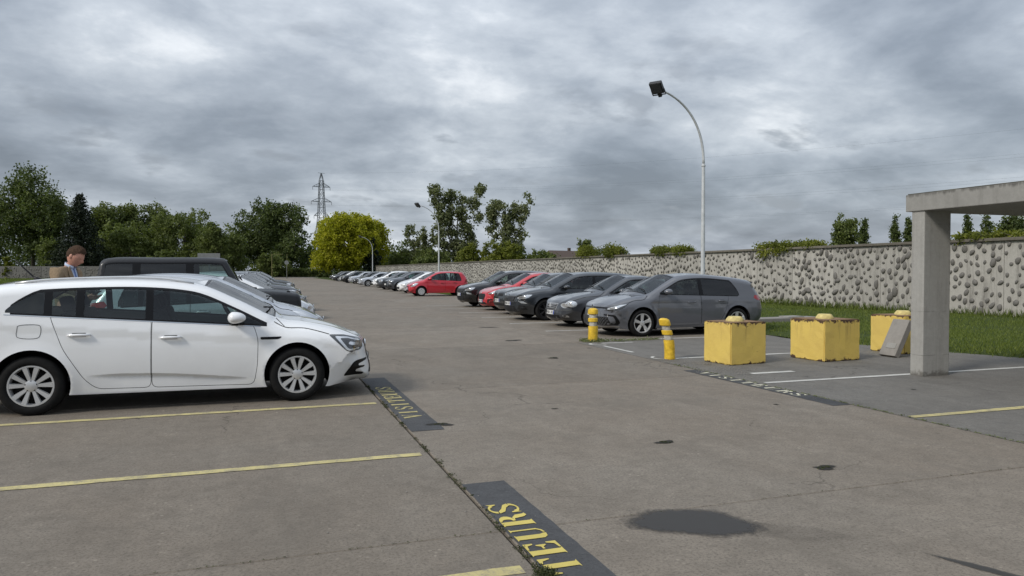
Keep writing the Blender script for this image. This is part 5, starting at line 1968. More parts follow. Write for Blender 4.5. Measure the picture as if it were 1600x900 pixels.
def bollard(label, x, y, h, r, lean, bend, twist):
    root = thing('bollard', label, 'bollard', (x, y, 0), twist, 'yellow flexible bollards')

    def off(z):
        t = z / h
        return Vector((lean[0] * t + bend[0] * math.sin(math.pi * t), lean[1] * t + bend[1] * math.sin(math.pi * t), 0))
    segs = [('post_base', 'bollard_yellow', [(1.0, 0.0), (1.04, 0.02), (1.0, 0.06), (1.0, 0.44), (0.96, 0.47)]), ('reflective_band', 'bollard_band', [(0.78, 0.47), (0.78, 0.585)]),
            ('post_ring', 'bollard_yellow', [(0.86, 0.585), (1.0, 0.60), (1.0, 0.69), (0.86, 0.705)]), ('reflective_band', 'bollard_band', [(0.78, 0.705), (0.78, 0.81)]),
            ('post_cap', 'bollard_yellow', [(0.9, 0.81), (1.06, 0.825), (1.06, 0.90), (0.98, 0.955), (0.6, 0.99), (0.02, 1.0)])]
    for nm, mt, prof in segs:
        n = 20
        V, F = [], []
        ps = []
        for i in range(len(prof) - 1):
            k = 4 if prof[i + 1][1] - prof[i][1] > 0.1 else 1
            for j in range(k):
                ps.append((prof[i][0] + (prof[i + 1][0] - prof[i][0]) * j / k, prof[i][1] + (prof[i + 1][1] - prof[i][1]) * j / k))
        ps.append(prof[-1])
        for q, zz in ps:
            o = off(zz * h)
            for k in range(n):
                a = 2 * math.pi * k / n
                rr = r * q * (1 + 0.03 * math.sin(3 * a + zz * 9))
                V.append((o.x + rr * math.cos(a), o.y + rr * math.sin(a), zz * h))
        for i in range(len(ps) - 1):
            for k in range(n):
                F.append((i * n + k, i * n + (k + 1) % n, (i + 1) * n + (k + 1) % n, (i + 1) * n + k))
        mb = MB(); mb.add(V, F)
        mb.obj(nm, MATS[mt], root, angle=40)


bollard('upright yellow bollard with grey bands and weeds at its foot', 6.86, 14.42, 0.735, 0.105, (0.0, 0), (0, 0), 0.2)
bollard('battered bent yellow bollard beside the first yellow block', 6.77, 11.12, 0.72, 0.092, (-0.12, 0.02), (0.035, 0), 0)

# ------------------------------------------------------------------ yellow concrete blocks
def block_paint(name):
    m, t, p = new_mat(name)
    tc = t.n('ShaderNodeTexCoord').outputs['Object']
    oi = t.n('ShaderNodeObjectInfo').outputs['Random']
    v = t.n('ShaderNodeVectorMath', operation='ADD', i_0=tc)
    t.put(v.inputs[1], t.n('ShaderNodeCombineXYZ', i_0=t.math('MULTIPLY', oi, 37.0), i_1=oi, i_2=0.0).outputs[0])
    vv = v.outputs[0]
    sep = t.n('ShaderNodeSeparateXYZ', i_0=tc)
    chip = t.noise(vv, 7, 8, 0.75, 0.4)
    run = t.noise(t.mapping(vv, (13, 13, 0.7)), 1.0, 6, 0.7)
    tone = t.noise(vv, 2.2, 6, 0.6)
    c = t.mix(t.ramp(tone, [(0.3, 0.0), (0.7, 1.0)]), (0.72, 0.53, 0.125), (0.64, 0.46, 0.12))
    topf = t.ramp(sep.outputs[2], [(0.30, 0.0), (0.70, 1.0)])
    runm = t.math('MULTIPLY', t.ramp(run, [(0.55, 0.0), (0.70, 0.75)]), topf)
    c = t.mix(runm, c, (0.15, 0.085, 0.04))
    # chipped rims: top edge and foot
    e1 = t.ramp(sep.outputs[2], [(0.61, 0.0), (0.70, 0.26)])
    e2 = t.ramp(sep.outputs[2], [(0.0, 0.20), (0.09, 0.0)])
    ed = t.math('ADD', e1, e2)
    cm = t.ramp(t.math('ADD', chip, ed), [(0.66, 0.0), (0.70, 1.0)])
    c = t.mix(cm, c, (0.075, 0.042, 0.026))
    t.put(p.inputs['Base Color'], c)
    t.put(p.inputs['Roughness'], t.math('MULTIPLY_ADD', cm, 0.3, 0.6))
    b = t.n('ShaderNodeBump', i_Strength=0.4, i_Distance=0.01)
    t.put(b.inputs['Height'], t.math('SUBTRACT', t.noise(vv, 40, 4, 0.6), cm))
    t.put(p.inputs['Normal'], b.outputs[0])


block_paint('block_yellow')
simple('block_knob', (0.55, 0.45, 0.18), 0.7, var=0.25, vscale=20)
simple('block_top', (0.20, 0.12, 0.06), 0.85, var=0.5, vscale=8, bump=0.4)


def block(label, x, y, w, d, h, rz):
    root = thing('concrete_block', label, 'concrete block', (x, y, 0), rz, 'yellow concrete blocks')
    bm = bmesh.new()
    bmesh.ops.create_cube(bm, size=1)
    for v in bm.verts:
        v.co = Vector((v.co.x * w, v.co.y * d, (v.co.z + 0.5) * h))
    bmesh.ops.subdivide_edges(bm, edges=list(bm.edges), cuts=6, use_grid_fill=True)
    es = [e for e in bm.edges if e.calc_face_angle(0) > 0.5]
    bmesh.ops.bevel(bm, geom=es, offset=0.014, segments=2, affect='EDGES')
    for v in bm.verts:
        v.co += Vector((random.uniform(-1, 1), random.uniform(-1, 1), random.uniform(-0.3, 0.3))) * 0.0035
    me = bpy.data.meshes.new('block_body')
    bm.to_mesh(me); bm.free()
    link('block_body', me, root, MATS['block_yellow'])
    mb = MB()
    mb.box((0, 0, h + 0.002), (w - 0.05, d - 0.05, 0.008))
    mb.obj('top_face', MATS['block_top'], root)
    mb = MB()
    mb.lathe([(0.15, 0.004), (0.148, 0.03), (0.115, 0.075), (0.10, 0.085), (0.03, 0.08), (0.001, 0.08)], 22, 'z', (0, 0, h), cap=False)
    mb.obj('lifting_knob', MATS['block_knob'], root, angle=40)


block('rusty-edged yellow concrete block nearest the lane, left of the three', 7.57, 10.38, 0.76, 0.66, 0.69, R(6))
block('yellow concrete block in the middle of the three, rust at its top rim', 9.38, 10.30, 0.82, 0.78, 0.70, R(4))
block('yellow concrete block half hidden behind the concrete pillar', 11.62, 10.72, 0.82, 0.76, 0.70, R(3))
ls = thing('leaning_slab', 'grey concrete slab leaning against the yellow block by the pillar', 'concrete slab', (10.62, 10.14, 0))
mb = MB()
rot = Matrix.Rotation(R(28), 3, 'Y')
mb.box(rot @ Vector((0.05, 0, 0.37)) + Vector((0.0, 0, 0.02)), (0.11, 0.36, 0.72), rot, 0.008)
mb.obj('slab_body', MATS['loose_slab'], ls)
mb = MB()
mb.box(rot @ Vector((-0.007, -0.02, 0.20)) + Vector((0.0, 0, 0.02)), (0.012, 0.20, 0.10), rot, 0.004)
mb.obj('mortar_patch', MATS['pillar_concrete'], ls)
fs = thing('flat_slab', 'flat concrete slab lying on the grass behind the grey hatchback', 'concrete slab', (14.5, 17.6, 0.03), R(4))
mb = MB(); mb.box((0, 0, 0.07), (2.4, 0.55, 0.16), None, 0.02)
mb.obj('slab_body', MATS['loose_slab'], fs)
mb = MB(); mb.box((0.35, 0.02, 0.165), (0.6, 0.4, 0.03), None, 0.01)
mb.obj('slab_cap', MATS['pillar_concrete'], fs)

# ------------------------------------------------------------------ concrete shelter (pillar and roof slab)
sh = thing('concrete_shelter', 'grey concrete shelter with square pillar and thick flat roof', 'shelter', (9.38, 8.17, 0))
mb = MB()
mb.box((0, 0, 1.21), (0.51, 0.22, 2.44), None, 0.012)
mb.obj('pillar', MATS['pillar_concrete'], sh)
mb = MB()
mb.box((2.92, -4.1, 2.54), (6.4, 8.6, 0.25), None, 0.012)
roof = mb.obj('roof_slab', MATS['roof_concrete'], sh)
mb = MB()
mb.box((2.92, -4.1, 2.672), (6.36, 8.56, 0.012))
mb.obj('roof_moss', simple('roof_moss_m', (0.075, 0.07, 0.05), 0.95, var=0.6, vscale=4), roof)
for (x, y) in ((5.6, 0), (0, -7.9), (5.6, -7.9)):
    mb = MB()
    mb.box((x, y, 1.21), (0.51, 0.22, 2.44), None, 0.012)
    mb.obj('pillar', MATS['pillar_concrete'], sh)

# ------------------------------------------------------------------ lamp posts
simple('post_paint', (0.52, 0.54, 0.55), 0.5, var=0.15, vscale=5)
simple('lamp_housing', (0.020, 0.021, 0.023), 0.5, var=0.2)
glass_mat('lamp_glass', (0.55, 0.58, 0.58))
simple('lamp_reflector', (0.055, 0.06, 0.065), 0.25, metal=0.2, var=0.2, vscale=20)


def lamp_post(label, x, y, k=1.0, rz=0.0):
    root = thing('lamp_post', label, 'lamp post', (x, y, 0), rz, 'curved lamp posts')
    mb = MB()
    mb.tube([(0, 0, 0), (0, 0, 0.5), (0, 0, 5.2 * k)], [0.085, 0.078, 0.055], 14)
    mb.tube([(0, 0, 0), (0, 0, 0.03)], [0.18, 0.18], 14)
    mb.obj('pole', MATS['post_paint'], root, angle=40)
    mb = MB()
    mb.lathe([(0.058, 0.0), (0.072, 0.01), (0.072, 0.05), (0.05, 0.07)], 14, 'z', (0, 0, 5.1 * k))
    mb.obj('joint_collar', MATS['post_paint'], root, angle=40)
    pts = []
    for a in np.linspace(0, R(78), 18):
        pts.append((-2.35 * (1 - math.cos(a)) ** 1.12, 0, 5.18 * k + 2.36 * math.sin(a) * k))
    e = Vector(pts[-1])
    mb = MB()
    mb.tube(pts, [0.046 - 0.014 * i / 17 for i in range(18)], 12)
    mb.obj('arm', MATS['post_paint'], root, smooth=True)
    rot = Matrix.Rotation(R(28), 3, 'Z') @ Matrix.Rotation(R(42), 3, 'Y')
    c = e + Vector((-0.27, -0.10, 0.04))
    head = MB()
    head.box(c, (0.42, 0.42, 0.14), rot, 0.025)
    for q in np.linspace(-0.16, 0.16, 6):
        head.box(c + rot @ Vector((q, 0, 0.085)), (0.014, 0.36, 0.05), rot)
    head.box(c + rot @ Vector((0.30, 0, 0.03)), (0.16, 0.12, 0.10), rot, 0.02)
    h = head.obj('lamp_head', MATS['lamp_housing'], root)
    mb = MB()
    mb.box(c + rot @ Vector((-0.01, 0, -0.073)), (0.35, 0.34, 0.012), rot)
    mb.obj('lens', MATS['lamp_reflector'], h)
    mb = MB()
    for sg in (-1, 1):
        mb.box(c + rot @ Vector((0.18, sg * 0.225, 0.0)), (0.20, 0.015, 0.05), rot)
    mb.box(c + rot @ Vector((0.285, 0, 0.0)), (0.015, 0.45, 0.05), rot)
    mb.obj('bracket', MATS['lamp_housing'], root)


lamp_post('tall pale lamp post with curved arm rising behind the grey hatchback', 14.36, 21.49, 1.0, R(8))
lamp_post('pale curved lamp post behind the crimson small hatchback', 15.6, 65.6, 1.0, R(6))
lamp_post('farthest curved lamp post in front of the yellow-green tree', 17.9, 122.9, 0.96, R(4))

# ------------------------------------------------------------------ lattice pylon with cables
simple('galvanised', (0.135, 0.15, 0.165), 0.6, metal=0.3, var=0.2)


def pylon(label, x, y, h, rz):
    root = thing('pylon', label, 'pylon', (x, y, 0), rz)
    mb = MB()
    lv = [0, 7, 13, 18, 22.5, 26.5, 30, 33.5, 37, 40]
    lv = [q * h / 40 for q in lv]

    def hw(z):
        return np.interp(z, [0, h * 0.55, h * 0.93, h], [3.6, 1.35, 0.75, 0.12])
    for i in range(len(lv) - 1):
        a, b = lv[i], lv[i + 1]
        wa, wb = hw(a), hw(b)
        for k in range(4):
            cs = [(1, 1), (-1, 1), (-1, -1), (1, -1)]
            p, q = cs[k], cs[(k + 1) % 4]
            mb.tube([(p[0] * wa, p[1] * wa, a), (p[0] * wb, p[1] * wb, b)], 0.13, 4)
            mb.tube([(p[0] * wa, p[1] * wa, a), (q[0] * wb, q[1] * wb, b)], 0.075, 4)
            mb.tube([(q[0] * wa, q[1] * wa, a), (p[0] * wb, p[1] * wb, b)], 0.075, 4)
            mb.tube([(p[0] * wb, p[1] * wb, b), (q[0] * wb, q[1] * wb, b)], 0.07, 4)
    mb.obj('lattice_tower', MATS['galvanised'], root)
    tips = []
    for z, w in ((0.58 * h, 3.1), (0.72 * h, 4.2), (0.865 * h, 3.6)):
        c = hw(z)
        for sg in (-1, 1):
            mb = MB()
            tip = Vector((sg * w, 0, z))
            for yy in (-1, 1):
                mb.tube([(sg * c, yy * c, z), tip], 0.09, 4)
                mb.tube([(sg * c, yy * c, z + 1.5), tip], 0.08, 4)
                for q in (0.35, 0.7):
                    lo = Vector((sg * c, yy * c, z)).lerp(tip, q)
                    hi = Vector((sg * c, yy * c, z + 1.5)).lerp(tip, q)
                    mb.tube([lo, hi], 0.05, 4)
            mb.tube([tip, tip + Vector((0, 0, -1.3))], 0.09, 5)
            tips.append(tip + Vector((0, 0, -1.3)))
            mb.obj('cross_arm', MATS['galvanised'], root)
    mb = MB()
    mb.tube([(-1.4, 0, h), (1.4, 0, h)], 0.08, 4)
    mb.obj('earth_wire_bar', MATS['galvanised'], root)
    tips.append(Vector((0, 0, h)))
    return root, [Matrix.Rotation(rz, 3, 'Z') @ t + Vector((x, y, 0)) for t in tips]
# ------------------------------------------------------------------ vegetation
def leaf_mat(name, dark, mid, light, trans=0.30):
    m, t, p = new_mat(name)
    out = m.node_tree.nodes['Material Output']
    at = t.n('ShaderNodeAttribute', attribute_name='tone').outputs['Fac']
    oi = t.n('ShaderNodeObjectInfo').outputs['Random']
    f = t.math('ADD', at, t.math('MULTIPLY_ADD', oi, 0.16, -0.08))
    c = t.ramp(f, [(0.0, dark), (0.5, mid), (1.0, light)])
    t.put(p.inputs['Base Color'], c)
    p.inputs['Roughness'].default_value = 0.6
    p.inputs['Specular IOR Level'].default_value = 0.25
    tr = t.n('ShaderNodeBsdfTranslucent')
    t.put(tr.inputs[0], t.mix(1.0, c, (1.25, 1.35, 0.6), 'MULTIPLY'))
    mx = t.n('ShaderNodeMixShader', i_0=trans)
    t.put(mx.inputs[1], p.outputs[0]); t.put(mx.inputs[2], tr.outputs[0])
    t.put(out.inputs[0], mx.outputs[0])
    return m


leaf_mat('leaf_dark', (0.043, 0.060, 0.022), (0.079, 0.106, 0.032), (0.132, 0.162, 0.050), 0.28)
leaf_mat('leaf_mid', (0.065, 0.084, 0.025), (0.114, 0.142, 0.042), (0.180, 0.210, 0.066))
leaf_mat('leaf_grey', (0.084, 0.103, 0.048), (0.142, 0.163, 0.078), (0.216, 0.234, 0.120))
leaf_mat('leaf_fresh', (0.075, 0.090, 0.014), (0.135, 0.155, 0.024), (0.21, 0.22, 0.036))
leaf_mat('leaf_lime', (0.170, 0.183, 0.012), (0.323, 0.327, 0.020), (0.442, 0.416, 0.043), 0.40)
leaf_mat('needle', (0.010, 0.017, 0.010), (0.018, 0.027, 0.014), (0.030, 0.040, 0.020), 0.1)
simple('bark', (0.060, 0.050, 0.038), 0.9, var=0.4, vscale=5)
simple('bark_pale', (0.16, 0.145, 0.12), 0.9, var=0.4, vscale=5)


def leaf_mesh(name, C, per, spread, size, tone_c, seed, up=0.35, flat=1.0):
    """C: clump centres; leaf-sized quads scattered round each clump"""
    g = np.random.default_rng(seed)
    n = len(C) * per
    c = np.repeat(C, per, 0) + g.normal(0, 1, (n, 3)) * spread * [1, 1, flat]
    nr = g.normal(0, 1, (n, 3)) + [0, 0, up]
    nr /= np.linalg.norm(nr, axis=1)[:, None]
    a = np.cross(nr, g.normal(0, 1, (n, 3)))
    a /= np.linalg.norm(a, axis=1)[:, None]
    b = np.cross(nr, a)
    sz = size * g.uniform(0.6, 1.3, n)[:, None]
    V = np.empty((n, 4, 3))
    V[:, 0] = c - a * sz * 0.9
    V[:, 1] = c - b * sz * 0.45 + nr * sz * 0.1
    V[:, 2] = c + a * sz * 0.9
    V[:, 3] = c + b * sz * 0.45 + nr * sz * 0.1
    me = np_mesh(name, V.reshape(-1, 3), np.arange(n * 4).reshape(n, 4), False)
    tone = np.clip(np.repeat(tone_c, per) + g.normal(0, 0.16, n), 0, 1)
    at = me.attributes.new('tone', 'FLOAT', 'FACE')
    at.data.foreach_set('value', tone.astype(np.float32))
    return me


def clumps(lobes, count, seed, shell=0.5):
    """points spread through ellipsoid lobes, denser towards the outside"""
    g = np.random.default_rng(seed)
    L = np.array(lobes, float)
    w = (L[:, 3] * L[:, 4] * L[:, 5]) ** 0.67
    k = g.choice(len(L), count, p=w / w.sum())
    d = g.normal(0, 1, (count, 3))
    d /= np.linalg.norm(d, axis=1)[:, None]
    r = shell + (1 - shell) * g.uniform(0, 1, count) ** 0.6
    r *= 1 + 0.10 * np.sin(d[:, 0] * 7 + k) + 0.08 * np.sin(d[:, 2] * 9 + 2 * k)
    return L[k, :3] + d * L[k, 3:] * r[:, None]


def wander(a, b, r0, r1, n, rnd, amp):
    pts, rad = [], []
    for i in range(n + 1):
        t = i / n
        p = a.lerp(b, t) + Vector((rnd.uniform(-amp, amp), rnd.uniform(-amp, amp), 0)) * math.sin(math.pi * t)
        pts.append(p); rad.append(r0 + (r1 - r0) * t)
    return pts, rad


def tree(name, label, x, y, h, w, style, mat, seed, group, n=260, per=26, leaf=0.34, bark='bark', cat='tree', base=0.12, depth=None):
    rnd = random.Random(seed)
    root = thing(name, label, cat, (x, y, -0.05), rnd.uniform(-0.4, 0.4), group)
    lobes = []
    dp = depth or w
    if style == 'broad':
        for i in range(rnd.randint(9, 13)):
            a = rnd.uniform(0, 6.28)
            q = rnd.uniform(0.1, 0.66)
            z = rnd.uniform(0.30, 0.86)
            f = math.sqrt(max(0.08, 1 - ((z - 0.52) / 0.55) ** 2))
            s_ = rnd.uniform(0.20, 0.34)
            lobes.append((math.cos(a) * q * w * f, math.sin(a) * q * dp * f, h * z, w * s_ * 1.35, dp * s_ * 1.35, h * s_ * 0.62))
        lobes.append((0, 0, h * 0.55, w * 0.58, dp * 0.58, h * 0.34))
        lobes.append((rnd.uniform(-0.2, 0.2) * w, 0, h * 0.88, w * 0.30, dp * 0.30, h * 0.12))
        sh_ = 0.45
    elif style == 'dome':
        lobes.append((0, 0, h * 0.52, w * 0.86, dp * 0.8, h * 0.44))
        for i in range(14):
            a = rnd.uniform(0, 6.28)
            z = rnd.uniform(0.22, 0.84)
            f = math.sqrt(max(0.1, 1 - ((z - 0.50) / 0.52) ** 2))
            lobes.append((math.cos(a) * 0.66 * w * f, math.sin(a) * 0.6 * dp * f, h * z, w * 0.30, dp * 0.30, h * 0.16))
        sh_ = 0.62
    elif style == 'poplar':
        for i in range(8):
            z = 0.16 + 0.80 * i / 7
            f = 1.15 * math.sin(math.pi * min(0.95, z * 0.80 + 0.16)) ** 0.8
            lobes.append((rnd.uniform(-0.12, 0.12) * w, rnd.uniform(-0.12, 0.12) * w, h * z * 0.98, w * f * 0.85, w * f * 0.85, h * 0.085))
        sh_ = 0.3
    elif style == 'sparse':        # tall open crown of separate plumes
        k = rnd.randint(4, 5)
        for i in range(k):
            ox = (i / (k - 1) - 0.5) * 1.75 * w
            oy = rnd.uniform(-0.3, 0.3) * w
            tp = rnd.uniform(0.80, 1.0)
            for j in range(6):
                t = j / 5
                lobes.append((ox * (0.45 + 0.55 * t) + rnd.uniform(-0.15, 0.15) * w, oy, h * (0.24 + (tp - 0.24) * t), w * rnd.uniform(0.20, 0.34), w * 0.30, h * 0.08))
        sh_ = 0.2
    else:                          # bush
        for i in range(9):
            a = rnd.uniform(0, 6.28)
            q = rnd.uniform(0.0, 0.62)
            lobes.append((math.cos(a) * q * w, math.sin(a) * q * dp, h * rnd.uniform(0.28, 0.62), w * rnd.uniform(0.28, 0.44), dp * 0.36, h * rnd.uniform(0.28, 0.40)))
        lobes.append((0, 0, h * 0.30, w * 0.8, dp * 0.7, h * 0.34))
        sh_ = 0.5
    n = int(n * 1.25)
    C = clumps(lobes, n, seed, sh_)
    C[:, 2] = np.clip(C[:, 2], h * (base * 0.4), h)
    g = np.random.default_rng(seed + 5)
    tone = np.clip(g.normal(0.5, 0.22, n), 0, 1)
    sp_ = {'poplar': 0.030, 'sparse': 0.03}.get(style, 0.042) * h
    me = leaf_mesh(name + '_crown', C, per, sp_ * 0.66, leaf, tone, seed)
    link('crown', me, root, MATS[mat])
    mb = MB()
    tr = max(0.05, h * 0.018)
    top = Vector((0, 0, h * 0.72))
    p, r_ = wander(Vector((0, 0, 0)), top, tr, tr * 0.3, 8, rnd, w * 0.04)
    mb.tube(p, r_, 8)
    for i, lb in enumerate(lobes[:9]):
        s0 = p[2 + i % 5]
        q, r2 = wander(s0, Vector(lb[:3]), tr * 0.42, tr * 0.10, 5, rnd, w * 0.05)
        mb.tube(q, r2, 5)
    mb.obj('trunk', MATS[bark], root, smooth=True)
    return root


def spruce(label, x, y, h, w, seed):
    rnd = random.Random(seed)
    root = thing('spruce_tree', label, 'tree', (x, y, -0.05))
    C = []
    z = 0.06 * h
    while z < h:
        t = z / h
        r0 = w * (1 - t) ** 0.85 * rnd.uniform(0.82, 1.12)
        k = max(3, int(16 * (1 - t)) + 3)
        for i in range(k):
            a = 6.28 * i / k + rnd.uniform(-0.2, 0.2)
            for q in np.linspace(0.2, 1, 5):
                C.append((math.cos(a) * r0 * q, math.sin(a) * r0 * q, z - 0.035 * h * q * (1 - t) + rnd.uniform(-0.1, 0.1)))
        z += h * 0.038
    C = np.array(C)
    me = leaf_mesh('spruce_crown', C, 12, 0.017 * h, 0.30, np.random.default_rng(seed).uniform(0.1, 0.9, len(C)), seed, 0.6, 0.7)
    link('crown', me, root, MATS['needle'])
    mb = MB(); mb.tube([(0, 0, 0), (0, 0, h * 0.5), (0, 0, h * 0.97)], [h * 0.02, h * 0.012, 0.03], 8)
    mb.obj('trunk', MATS['bark'], root, smooth=True)


def spot(u, Z):
    """ground position of a bearing (photo column) at a distance along the view axis"""
    a = (u - 800) / 1140 * Z
    return (math.sin(YAW) * Z + math.cos(YAW) * a, math.cos(YAW) * Z - math.sin(YAW) * a)


def hgt(v, Z):
    return EYE + (423.5 - v) / 1140 * Z


def T(name, label, u, Z, vtop, halfw, style, mat, seed, group, **kw):
    x, y = spot(u, Z)
    return tree(name, label, x, y, hgt(vtop, Z), halfw / 1140 * Z, style, mat, seed, group, **kw)


GL, GR = 'trees along the left edge of the field', 'trees beyond the wall on the right'
T('broad_tree', 'largest dark leafy tree at the left edge, taller than the spruce', 52, 178, 258, 78, 'broad', 'leaf_dark', 11, GL, n=560, per=30, leaf=0.42)
T('broad_tree', 'tall dark tree cut by the left border of the picture', -42, 182, 258, 66, 'broad', 'leaf_dark', 12, GL, n=380, per=28, leaf=0.42)
T('broad_tree', 'dark tree far outside the left border', -150, 185, 285, 70, 'broad', 'leaf_dark', 13, GL, n=220, per=24, leaf=0.5)
x, y = spot(126, 160)
spruce('pointed dark spruce behind the man, right of the tallest tree', x, y, hgt(302, 160), 50 / 1140 * 160, 14)
T('broad_tree', 'green tree close beside the spruce on its right', 168, 186, 318, 40, 'broad', 'leaf_mid', 15, GL, n=320, leaf=0.40)
T('broad_tree', 'rounded green treetop second to the right of the spruce', 205, 192, 320, 32, 'broad', 'leaf_mid', 16, GL, n=260, leaf=0.40)
T('broad_tree', 'round bright treetop in the middle of the left tree line', 238, 196, 318, 34, 'broad', 'leaf_mid', 17, GL, n=260, leaf=0.40)
T('willow_tree', 'broad olive willow above the black off-roader', 290, 176, 328, 66, 'dome', 'leaf_mid', 18, GL, n=560, per=30, leaf=0.36)
T('willow_tree', 'lower olive tree to the left of the broad willow', 205, 172, 346, 64, 'dome', 'leaf_mid', 19, GL, n=460, leaf=0.36)
T('willow_tree', 'grey-green rounded tree right of the broad willow', 345, 168, 346, 44, 'dome', 'leaf_mid', 20, GL, n=360, leaf=0.34)
T('broad_tree', 'wide dark tree with uneven top left of the pylon', 408, 196, 314, 78, 'broad', 'leaf_dark', 21, GL, n=580, per=30, leaf=0.42)
T('broad_tree', 'low dark tree filling the gap left of the yellow-green tree', 455, 188, 364, 38, 'broad', 'leaf_dark', 22, GL, n=220, leaf=0.40)
T('shrub', 'rounded green shrub behind the far end of the left row', 425, 168, 386, 34, 'bush', 'leaf_mid', 23, GL, n=220, leaf=0.30, cat='shrub')
T('shrub', 'dark green shrub below the spruce, left of the man', 88, 166, 366, 30, 'bush', 'leaf_mid', 24, GL, n=220, leaf=0.30, cat='shrub')
T('shrub', 'low green shrub behind the roof of the off-roader', 260, 165, 384, 44, 'bush', 'leaf_mid', 25, GL, n=240, leaf=0.30, cat='shrub')
T('shrub', 'small light green sapling bush at the left edge of the field', 12, 150, 398, 9, 'bush', 'leaf_fresh', 26, GL, n=70, leaf=0.26, cat='shrub')
T('lime_tree', 'large round yellow-green tree at the end of the lane', 540, 152, 334, 56, 'dome', 'leaf_lime', 27, None, n=820, per=36, leaf=0.30, base=0.1)
T('lime_tree', 'thinner yellow-green crown behind the right side of the round tree', 590, 158, 345, 27, 'broad', 'leaf_lime', 28, None, n=200, per=24, leaf=0.30)
T('purple_tree', 'dark narrow tree between the two yellow-green crowns', 581, 150, 372, 13, 'poplar', 'needle', 29, None, n=120, per=26, leaf=0.28)
# beyond the wall on the right
T('sparse_tree', 'small open tree left of the middle lamp post', 657, 160, 344, 25, 'sparse', 'leaf_grey', 31, GR, n=100, per=26, leaf=0.34, bark='bark_pale')
T('sparse_tree', 'tall ragged tree right behind the middle lamp post', 715, 158, 292, 38, 'sparse', 'leaf_grey', 32, GR, n=300, per=30, leaf=0.36, bark='bark_pale')
T('sparse_tree', 'tall ragged tree with two plumes right of the lamp post', 795, 158, 305, 33, 'sparse', 'leaf_grey', 33, GR, n=230, per=30, leaf=0.36, bark='bark_pale')
for i, (u, Z, v, w, lb) in enumerate(((628, 165, 384, 44, 'olive shrub beside the yellow-green trees, left of the sparse trees'), (672, 150, 384, 46, 'green shrub at the foot of the middle lamp post'),
                                       (728, 145, 382, 50, 'light green shrub below the tall ragged tree'), (790, 140, 366, 46, 'tall fresh green shrub below the two-plumed tree'), (846, 138, 382, 38, 'green shrub tapering towards the far roofs'))):
    T('shrub', lb, u, Z, v, w, 'bush', 'leaf_fresh' if i in (2, 3) else 'leaf_mid', 40 + i, GR, n=380, leaf=0.28, cat='shrub')
T('broad_tree', 'small distant tree standing alone above the long wall', 914, 190, 371, 13, 'broad', 'leaf_mid', 46, GR, n=110, leaf=0.36)
T('broad_tree', 'roundish tree in front of the poplars above the wall', 1316, 130, 336, 25, 'broad', 'leaf_mid', 47, GR, n=220, leaf=0.30)
for i, (u, v, w, lb) in enumerate(((1349, 339, 9, 'slim poplar just right of the roundish tree'), (1398, 339, 9, 'slim poplar left of the pair by the pillar'), (1419, 341, 8, 'slim poplar hard against the pillar, left side'),
                                   (1511, 336, 9, 'slim poplar seen under the shelter roof, left one'), (1540, 335, 10, 'slim poplar seen under the shelter roof, right one'))):
    T('poplar_tree', lb, u, 135, v, w, 'poplar', 'leaf_dark', 50 + i, 'poplars above the wall', n=150, per=26, leaf=0.26)
T('broad_tree', 'dark round tree under the shelter roof at the right border', 1580, 140, 338, 34, 'broad', 'leaf_dark', 57, GR, n=260, leaf=0.32)
T('broad_tree', 'dark tree past the right border behind the wall', 1680, 140, 338, 40, 'broad', 'leaf_dark', 58, GR, n=200, leaf=0.36)


# creepers spilling over the coping
def creeper(label, y, L, h, seed):
    root = thing('wall_creeper', label, 'creeper', (WALL_X + 0.15, y, 2.5), 0, 'creepers on top of the wall')
    rnd = random.Random(seed)
    lobes = [(rnd.uniform(-0.1, 0.5), rnd.uniform(-0.5, 0.5) * L, 0.08 + rnd.uniform(0.0, h * 0.45), rnd.uniform(0.25, 0.5), rnd.uniform(0.25, 0.5) + L * 0.08, h * rnd.uniform(0.35, 0.6)) for _ in range(11)]
    if seed == 72:
        lobes += [(-0.30, rnd.uniform(0.1, 0.4) * L, -0.08, 0.13, 0.35, 0.22) for _ in range(2)]
    C = clumps(lobes, int(80 * L), seed, 0.4)
    C[:, 2] = np.maximum(C[:, 2], np.where((C[:, 0] < -0.15) & (seed == 72), -0.4, 0.14))
    me = leaf_mesh('creeper', C, 16, 0.09 if h < 0.3 else 0.12, 0.075, np.random.default_rng(seed).uniform(0.1, 0.9, len(C)), seed)
    link('foliage', me, root, MATS['leaf_fresh'])
    mb = MB()
    for i in range(4):
        yy = rnd.uniform(-0.4, 0.4) * L
        mb.tube([(0.1, yy, 0.10), (0.05, yy + 0.2, 0.3), (rnd.uniform(-0.2, 0.3), yy + rnd.uniform(-0.5, 0.5), 0.6 * h)], [0.02, 0.014, 0.006], 5)
    mb.obj('stem', MATS['bark'], root)


def wall_y(u):
    return WALL_X / math.tan(YAW + math.atan((u - 800) / 1140))


for i, (u0, u1, h, lb) in enumerate(((905, 980, 0.75, 'dark green creeper on the wall top left of the tall lamp post'), (1012, 1082, 0.45, 'green creeper on the wall top beside the tall lamp post'),
                                     (1186, 1266, 0.22, 'yellow-green creeper hanging over the wall behind the grey hatchback'), (1490, 1522, 0.13, 'small creeper on the wall right of the pillar'),
                                     (1528, 1574, 0.15, 'creeper on the wall below the poplars at the right border'))):
    ya, yb = wall_y(u0), wall_y(u1)
    creeper(lb, (ya + yb) / 2, abs(ya - yb), h, 70 + i)

